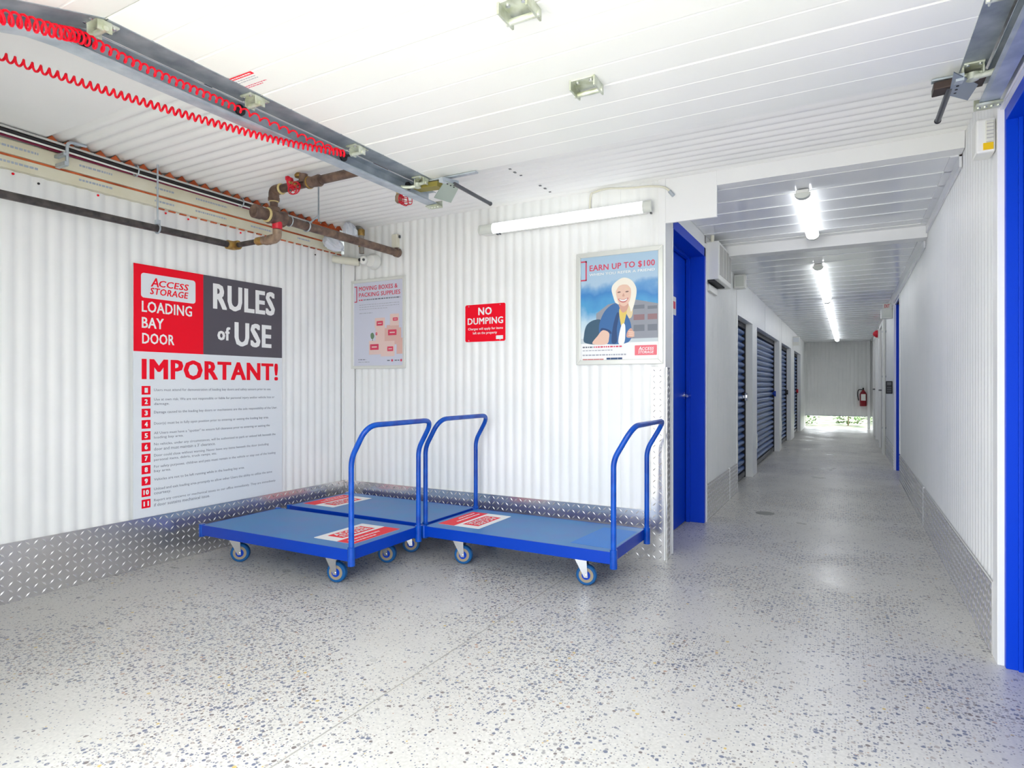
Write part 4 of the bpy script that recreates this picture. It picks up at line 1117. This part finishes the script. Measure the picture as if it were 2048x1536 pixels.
def cage(parent, c, ax, up, R, L, name='wire_guard'):
    """basket guard: rings and ribs"""
    c, ax, up = Vector(c), Vector(ax).normalized(), Vector(up).normalized()
    sd = ax.cross(up).normalized(); mb = MB()
    for t_, r_ in ((0.0, R * 0.8), (L * 0.45, R), (L, R * 0.75)):
        mb.tube([c + ax * t_ + (up * math.cos(a) + sd * math.sin(a)) * r_ for a in [k * PI / 10 for k in range(21)]], 0.0026, 5)
    for k in range(8):
        a = k * PI / 4; d = up * math.cos(a) + sd * math.sin(a)
        mb.tube(spline([c + d * R * 0.4, c + ax * 0.004 + d * R * 0.8, c + ax * L * 0.45 + d * R, c + ax * L + d * R * 0.75], 3), 0.0024, 5)
    return mb.build(name, REDG, parent, 60)
hd = MB().lathe((-2.865, 2.555, ZX - 0.005), (0, -1, 0), [(0, 0.014), (0.02, 0.014), (0.03, 0.008), (0.05, 0.006)], 12).build('sprinkler_head', BRASS, t, 40)
cage(hd, (-2.855, 2.545, ZX - 0.022), (0.25, -0.75, -0.6), (0, 0, 1), 0.036, 0.05)
MB().obox((-2.900, 2.545, ZX + 0.004), (0.020, 0, 0), (0, 0.012, 0), (-0.010, 0, 0.034)).obox((-2.918, 2.540, ZX + 0.036), (0.012, 0, 0), (0, 0.01, 0), (0, 0, 0.012)).build('guard_clamp', REDG, hd, bevel=0.004)
# hanger of the main and red coupling
MB().cyl((-2.98, 2.84, 2.13), (-2.98, 2.84, ZC), 0.0045, 8).build('hanger_rod', GALVD, t, 40)
MB().tube([(XM + 0.033 * math.cos(a), 2.84, ZM + 0.033 * math.sin(a)) for a in [k * PI / 10 for k in range(21)]], 0.0045, 6).tube([(XM + 0.03, 2.84, ZM + 0.02), (-2.98, 2.84, ZM + 0.055)], 0.005, 6).build('ring_hanger', GALV, t, 60)
MB().tube([(XM + 0.032 * math.cos(a), 2.70, ZM + 0.032 * math.sin(a)) for a in [k * PI / 10 for k in range(21)]], 0.0035, 6).build('strap', GALV, t, 60)
MB().lathe((XM, 2.605, ZM - 0.085), (0, 0, 1), [(0.014, 0.026), (0.02, 0.030), (0.05, 0.030), (0.065, 0.034), (0.085, 0.036)], 16).build('red_coupling', REDG, t, 40)
MB().lathe((XM + 0.004, YB - 0.042, ZM), (0, 1, 0), [(0, 0.030), (0.004, 0.036), (0.035, 0.036)], 18).build('end_flange', BROWNP, t, 40)

# second guarded sprinkler dropping through the ceiling
t = thing('sprinkler_drop', 'small sprinkler head in a red wire cage hanging from the ceiling', 'sprinkler', (-2.44, 2.98, 2.235))
MB().cyl((-2.44, 2.98, 2.26), (-2.44, 2.98, ZC + 0.01), 0.014, 12).build('drop_pipe', BROWNP, t, 40)
MB().lathe((-2.44, 2.98, 2.262), (0, 0, 1), [(0, 0.017), (0.012, 0.017)], 12).build('thread_ring', TAPE, t, 40)
MB().lathe((-2.44, 2.98, 2.218), (0, 0, 1), [(-0.012, 0.012), (0.0, 0.023), (0.03, 0.023), (0.044, 0.016)], 14).build('drop_elbow', TANF, t, 40)
cage(t, (-2.425, 2.985, 2.228), (0.93, 0.1, -0.15), (0, 0, 1), 0.036, 0.062)
MB().box(-2.432, -2.415, 2.965, 3.0, 2.205, 2.215).box(-2.432, -2.415, 2.965, 3.0, 2.24, 2.25).build('guard_clamp', REDG, t)

# pipe collar on the back wall, wrapped duct, corner elbow, twin lens camera
t = thing('pipe_sleeve', 'cream plastic bracket on the back wall around the brown pipe end', 'bracket', (XM, YB - 0.02, 2.12))
MB().box(-3.125, -3.070, YB - 0.035, YB - 0.002, 2.151, 2.255).build('sleeve_body', PLC, t, bevel=0.004)
MB().box(-3.068, -3.056, YB - 0.02, YB - 0.008, 2.225, 2.245).build('clip', DGREY, t)
def crumple(name, label, c, ax, pts, seed, m=FOAM):
    rn = random.Random(seed); mb = MB(); vs_ = []; n = 18
    c = Vector(c); ax = Vector(ax).normalized(); u = ax.cross(Vector((0, 0, 1))).normalized(); w = ax.cross(u)
    for tt, r in pts:
        for j in range(n):
            a = 2 * PI * j / n
            vs_.append(c + ax * tt + (u * math.cos(a) + w * math.sin(a)) * r * rn.uniform(0.72, 1.18))
    k = len(pts); fs_ = []
    for i in range(k - 1):
        for j in range(n):
            fs_.append((i * n + j, i * n + (j + 1) % n, (i + 1) * n + (j + 1) % n, (i + 1) * n + j))
    fs_ += [tuple(range(n)), tuple((k - 1) * n + j for j in range(n))]
    return tag(mb.add(vs_, fs_).build(name, m), label, 'wrap')
crumple('plastic_wrap', 'crumpled white plastic wrapped on the pipe high in the corner', (-3.42, 3.56, 2.325), (0.35, 0.2, -0.9), [(-0.02, 0.02), (0.0, 0.035), (0.04, 0.05), (0.075, 0.055), (0.10, 0.04)], 5)
crumple('plastic_wrap', 'crumpled white plastic bag below the brown pipe in the corner', (-3.55, 3.48, 2.205), (0.75, 0.25, -0.45), [(-0.03, 0.03), (0.02, 0.055), (0.07, 0.055), (0.11, 0.04), (0.14, 0.02)], 9)
t = thing('corner_elbow', 'brass capped grey elbow pipe high in the rear left corner', 'pipe', (-3.375, 3.66, 2.15))
MB().tube(rounded_path([(-3.42, 3.66, 2.325), (-3.375, 3.66, 2.315), (-3.37, 3.66, 2.12)], 0.03), 0.021, 12).build('elbow_tube', mat('grey_conduit', rgb(150, 146, 138), 0.5), t, 40)
MB().lathe((-3.37, 3.66, 2.17), (0, 0, 1), [(0, 0.023), (0.004, 0.026), (0.018, 0.026), (0.02, 0.023)], 14).build('lower_ring', BRASS, t, 40)
MB().lathe((-3.373, 3.66, 2.26), (0, 0, 1), [(0, 0.023), (0.004, 0.026), (0.045, 0.026), (0.05, 0.023)], 14).build('upper_ring', BRASS, t, 40)
tag(MB().tube([(-3.60, 3.58, 2.085), (-3.43, 3.70, 2.062)], 0.030, 14).build('cream_tube', PLC, None, 40), 'short cream plastic tube behind the twin lens camera', 'tube')
t = thing('security_camera', 'white round security camera with black lenses in the rear left corner', 'camera', (-3.34, 3.70, 2.06))
MB().lathe((-3.315, YB - 0.014, 2.062), (0.05, -1, 0), [(0, 0.062), (0.03, 0.060), (0.055, 0.045), (0.06, 0.03)], 22).build('housing', PLW, t, 40)
e = MB().lathe((-3.365, 3.69, 2.068), (0.35, -1, -0.1), [(-0.02, 0.030), (0.01, 0.036), (0.035, 0.030), (0.042, 0.018)], 18).build('eyeball', PLW, t, 40)
MB().lathe((-3.380, 3.652, 2.069), (0.1, -1, -0.05), [(0, 0.014), (0.008, 0.012)], 14).build('lens', DARK, e, 40)
MB().lathe((-3.342, 3.652, 2.067), (0.3, -1, -0.05), [(0, 0.011), (0.008, 0.009)], 14).build('lens', DGREY, e, 40)

# ================================================================== LIGHT FIXTURES
t = thing('fluorescent_light', 'lit fluorescent strip light high on the back wall above the posters', 'light', (-1.69, YB - 0.05, 2.13))
x0, x1, zc_ = -2.317, -1.060, 2.182
MB().box(x0 + 0.03, x1 - 0.03, YB - 0.055, YB - 0.002, zc_ - 0.036, zc_ + 0.036).build('housing', PLW, t, bevel=0.012)
def half_tube(x0, x1, y, z, r, m, nm, par, along='x'):
    mb = MB(); vs_ = []; fs_ = []; n = 12
    for x in (x0, x1):
        for j in range(n + 1):
            a = -PI / 2 + PI * j / n
            vs_.append((x, y - r * math.cos(a) * 0.75, z + r * math.sin(a)) if along == 'x' else (y + r * math.sin(a), x, z - r * math.cos(a) * 0.75))
    for j in range(n): fs_.append((j, j + 1, n + 2 + j, n + 1 + j))
    fs_ += [tuple(range(n + 1)), tuple(range(2 * n + 1, n, -1)), (0, n + 1, 2 * n + 1, n)]
    return mb.add(vs_, fs_).build(nm, m, par, 40)
half_tube(x0 + 0.125, x1 - 0.055, YB - 0.055, zc_, 0.036, LENSW, 'lens', t)
half_tube(x0 + 0.012, x0 + 0.125, YB - 0.055, zc_, 0.034, CLEAR, 'end_cap', t)
half_tube(x1 - 0.055, x1, YB - 0.055, zc_, 0.037, CLEAR, 'end_cap', t)
MB().lathe((x0 + 0.03, YB - 0.05, zc_), (-1, 0, 0), [(0, 0.034), (0.02, 0.028), (0.028, 0.012)], 14).build('end_knob', CLEAR, t, 40)
for x in (x0 + 0.15, x0 + 0.17, -1.07): MB().box(x - 0.005, x + 0.005, YB - 0.05, YB - 0.03, zc_ - 0.044, zc_ - 0.034).build('clip', DGREY, t)
# its supply cable
t2 = thing('power_cable', 'pale cable looping from the back wall light to the corridor header', 'cable', (-1.48, YB, 2.26))
MB().tube(spline([(-1.484, YB - 0.012, 2.235), (-1.482, YB - 0.012, 2.29), (-1.472, YB - 0.014, 2.332)], 5), 0.007, 8).build('drop', PLC, t2, 60)
MB().tube(spline([(-1.472, YB - 0.014, 2.332), (-1.36, YB - 0.03, 2.340), (-1.22, YB - 0.03, 2.322), (-1.08, YB - 0.03, 2.312), (-0.99, YB - 0.025, 2.292), (-0.948, YB - 0.02, 2.250)], 6), 0.0065, 8).build('loop', PLC, t2, 60)
MB().tube([(-0.962, YB - 0.018, 2.268), (-0.938, YB - 0.016, 2.236)], 0.011, 8).build('connector', GALV, t2, 60)

def ceiling_light(label, y0, y1, zc, w=0.044):
    t = thing('ceiling_light', label, 'light', (-0.245, y0, zc - 0.09), 0, 'strip lights on the corridor ceiling')
    x = -0.245
    MB().box(x - w * 0.8, x + w * 0.8, y0, y1, zc - 0.028, zc - 0.007).build('housing', PLW, t, bevel=0.006)
    half_tube(y0 + 0.05, y1 - 0.05, x, zc - 0.028, w, LENSC, 'lens', t, 'y')
    for a, b in ((y0, y0 + 0.05), (y1 - 0.05, y1)): half_tube(a, b, x, zc - 0.028, w * 1.02, CLEAR, 'end_cap', t, 'y')
    return t
ceiling_light('lit strip light nearest on the corridor ceiling, before the cross beam', 4.05, 5.28, ZK1)
ys_ = [6.15, 8.75, 11.35, 13.95]
for y, lab in zip(ys_, ('lit strip light just past the cross beam, first of the long row', 'lit strip light second in the long corridor row', 'lit strip light third in the long corridor row', 'lit strip light at the far end of the long corridor row')):
    ceiling_light(lab, y, y + 2.58, ZK2)

# ================================================================== CORRIDOR FITTINGS
t = thing('wall_heater', 'white wall heater box with beige grille above the corridor skirting', 'heater', (XC, 5.2, 1.91))
MB().box(XC + 0.002, -0.895, 4.99, 5.58, 1.915, 2.215).build('case', PLW, t, bevel=0.006)
MB().box(-0.896, -0.892, 5.03, 5.54, 1.955, 2.19).build('grille', VENT, t)
for k in range(3): MB().box(-0.893, -0.889, 5.18 + 0.12 * k, 5.186 + 0.12 * k, 1.955, 2.19).build('grille_bar', PLW, t)
MB().box(XC + 0.004, -0.93, 5.0, 5.45, 1.905, 1.916).build('outlet_slot', DARK, t)
MB().cyl((-0.945, 5.0, 2.21), (-0.945, 5.0, 2.262), 0.014, 10).build('supply_conduit', PLC, t, 40)
MB().box(XC + 0.002, XC + 0.018, 5.05, 5.4, 1.84, 1.89).build('lower_bracket', PLW, t)
t = thing('emergency_light', 'small white emergency light box left of the corridor ceiling', 'light', (XC, 6.35, 2.03))
MB().box(XC + 0.002, -0.885, 6.32, 6.42, 2.03, 2.165).build('case', PLW, t, bevel=0.006)
MB().box(XC + 0.02, -0.90, 6.314, 6.322, 2.05, 2.145).build('window', CLEAR, t)
t = thing('wall_box', 'small white box high on the far left of the corridor', 'box', (XC, 13.6, 1.87))
MB().box(XC + 0.002, -0.87, 13.55, 13.65, 1.88, 2.06).build('case', PLW, t, bevel=0.006)
MB().box(XC + 0.01, -0.88, 13.542, 13.55, 1.95, 2.04).build('window', SIGNW, t)
t = thing('exit_sign', 'white exit light box with red letters past the far blue door', 'sign', (XR, 9.6, 1.97))
MB().box(0.375, XR - 0.002, 9.55, 9.66, 1.97, 2.10).build('case', PLW, t, bevel=0.006)
MB().box(0.39, 0.49, 9.542, 9.552, 1.985, 2.085).build('window', CLEAR, t)
MB().box(0.40, XR - 0.002, 9.58, 9.63, 2.10, 2.172).build('letter_panel', PLW, t)
lettering('EXIT', REDG, t, plane_back(9.58), (0.415, 2.115, 0.475, 2.16), 0, 0.03)
t = thing('fire_alarm_strobe', 'red strobe on a white plate far down the right wall', 'alarm', (XR, 12.9, 1.95))
MB().box(XR - 0.05, XR - 0.002, 12.85, 12.97, 1.92, 2.10).build('base_plate', PLW, t, bevel=0.004)
MB().lathe((XR - 0.05, 12.91, 2.01), (-1, 0, 0), [(0, 0.07), (0.03, 0.065), (0.07, 0.03), (0.08, 0.012)], 16).build('red_dome', REDG, t, 40)
t = thing('keypad', 'dark grey keypad on the right wall past the far blue door', 'keypad', (XR, 9.6, 0.97))
MB().box(XR - 0.075, XR - 0.002, 9.55, 9.62, 0.965, 1.135).build('case', DARK, t, bevel=0.006)
MB().box(XR - 0.065, XR - 0.015, 9.544, 9.551, 1.08, 1.12).build('screen', DGREY, t)
for a in range(3):
    for b in range(3): MB().box(XR - 0.062 + 0.017 * a, XR - 0.05 + 0.017 * a, 9.545, 9.551, 0.985 + 0.028 * b, 1.002 + 0.028 * b).build('key', DGREY, t)
t = thing('vertical_conduit', 'pale vertical conduit on the far right wall of the corridor', 'pipe', (XR, 11.1, 0))
MB().cyl((XR - 0.03, 11.15, 0.0), (XR - 0.03, 11.15, 2.12), 0.022, 10).build('tube', PLW, t, 40)
for z in (0.4, 1.2, 1.9): MB().box(XR - 0.056, XR - 0.002, 11.14, 11.16, z, z + 0.03).build('strap', GALV, t)
# fire extinguisher on the end wall
ex, ey = 0.31, YE - 0.09
t = thing('fire_extinguisher', 'red fire extinguisher hanging on the corridor end wall', 'extinguisher', (ex, ey, 0.55))
MB().lathe((ex, ey, 0.56), (0, 0, 1), [(0, 0.070), (0.01, 0.078), (0.30, 0.078), (0.35, 0.055), (0.38, 0.028), (0.40, 0.026)], 20).build('cylinder', mat('extinguisher_red', rgb(140, 10, 32), 0.35), t, 40)
MB().box(ex - 0.05, ex + 0.05, ey - 0.082, ey - 0.074, 0.70, 0.86).build('label_plate', PLW, t)
MB().box(ex - 0.015, ex + 0.015, ey - 0.11, ey + 0.03, 0.97, 0.985).box(ex - 0.015, ex + 0.015, ey - 0.10, ey + 0.03, 1.0, 1.015).cyl((ex, ey, 0.95), (ex, ey, 1.0), 0.02, 10).build('valve_handle', DARK, t, bevel=0.002)
MB().tube(spline([(ex - 0.02, ey, 0.97), (ex - 0.10, ey, 0.96), (ex - 0.12, ey - 0.01, 0.85), (ex - 0.10, ey - 0.02, 0.70)], 6), 0.011, 8).build('hose', DARK, t, 60)
MB().box(ex - 0.03, ex + 0.03, ey + 0.078, YE - 0.0005, 0.8, 0.95).build('bracket', GALV, t)
# motion sensor beside the near blue door
t = thing('motion_sensor', 'white wall sensor with a yellow tag by the near blue door', 'sensor', (0.47, 3.0, 2.0))
MB().box(0.438, 0.500, 2.99, 3.09, 1.99, 2.125).build('case', PLW, t, bevel=0.008)
MB().box(0.468, 0.494, 2.982, 2.992, 2.03, 2.112).build('lens_window', mat('ribbed_lens', rgb(226, 226, 212), 0.3), t, bevel=0.003)
for k in range(5): MB().box(0.470, 0.492, 2.980, 2.9825, 2.042 + 0.014 * k, 2.045 + 0.014 * k).build('lens_rib', VENT, t)
MB().box(0.460, 0.492, 2.984, 2.991, 2.000, 2.026).build('yellow_tag', YEL, t)
MB().box(0.499, XR - 0.004, 3.01, 3.07, 2.02, 2.10).build('mount', PLW, t)

# shrubs outdoors, glimpsed through the low gap under the end wall
LEAF = mottle(mat('shrub_leaf', rgb(60, 92, 44), 0.6), rgb(40, 68, 28), rgb(84, 118, 62), 3.0, 3.0)
BARK = mat('shrub_bark', rgb(110, 92, 74), 0.8)
for k, (x, y, h) in enumerate(((-1.05, YE + 0.85, 0.8), (-0.02, YE + 1.45, 0.6), (0.75, YE + 2.5, 0.7))):
    t = thing('shrub', ('leafy green shrub outdoors at the left of the gap under the end wall', 'low green shrub outdoors seen mid gap under the end wall', 'green shrub outdoors farther back at the right of the gap under the end wall')[k], 'shrub', (x, y, -0.02))
    rn = random.Random(90 + k); mb = MB()
    for i in range(420):
        a, b = rn.uniform(0, 2 * PI), rn.uniform(0, 1)
        rr = 0.42 * math.sqrt(rn.uniform(0.2, 1)) * (0.5 + 0.5 * math.sin(PI * min(1, b + 0.15)))
        c = Vector((x + rr * math.cos(a), y + rr * math.sin(a), 0.03 + b * h))
        u = Vector((rn.uniform(-1, 1), rn.uniform(-1, 1), rn.uniform(-0.6, 0.6))).normalized() * 0.045
        w = u.cross(Vector((rn.uniform(-1, 1), rn.uniform(-1, 1), 1))).normalized() * 0.022
        mb.add([c - u, c + w, c + u, c - w], [(0, 1, 2, 3)])
    o = mb.build('foliage', LEAF, t); o['kind'] = 'stuff'
    MB().tube([(x, y, -0.02), (x + 0.02, y, h * 0.6)], [0.02, 0.008], 8).build('stem', BARK, t)
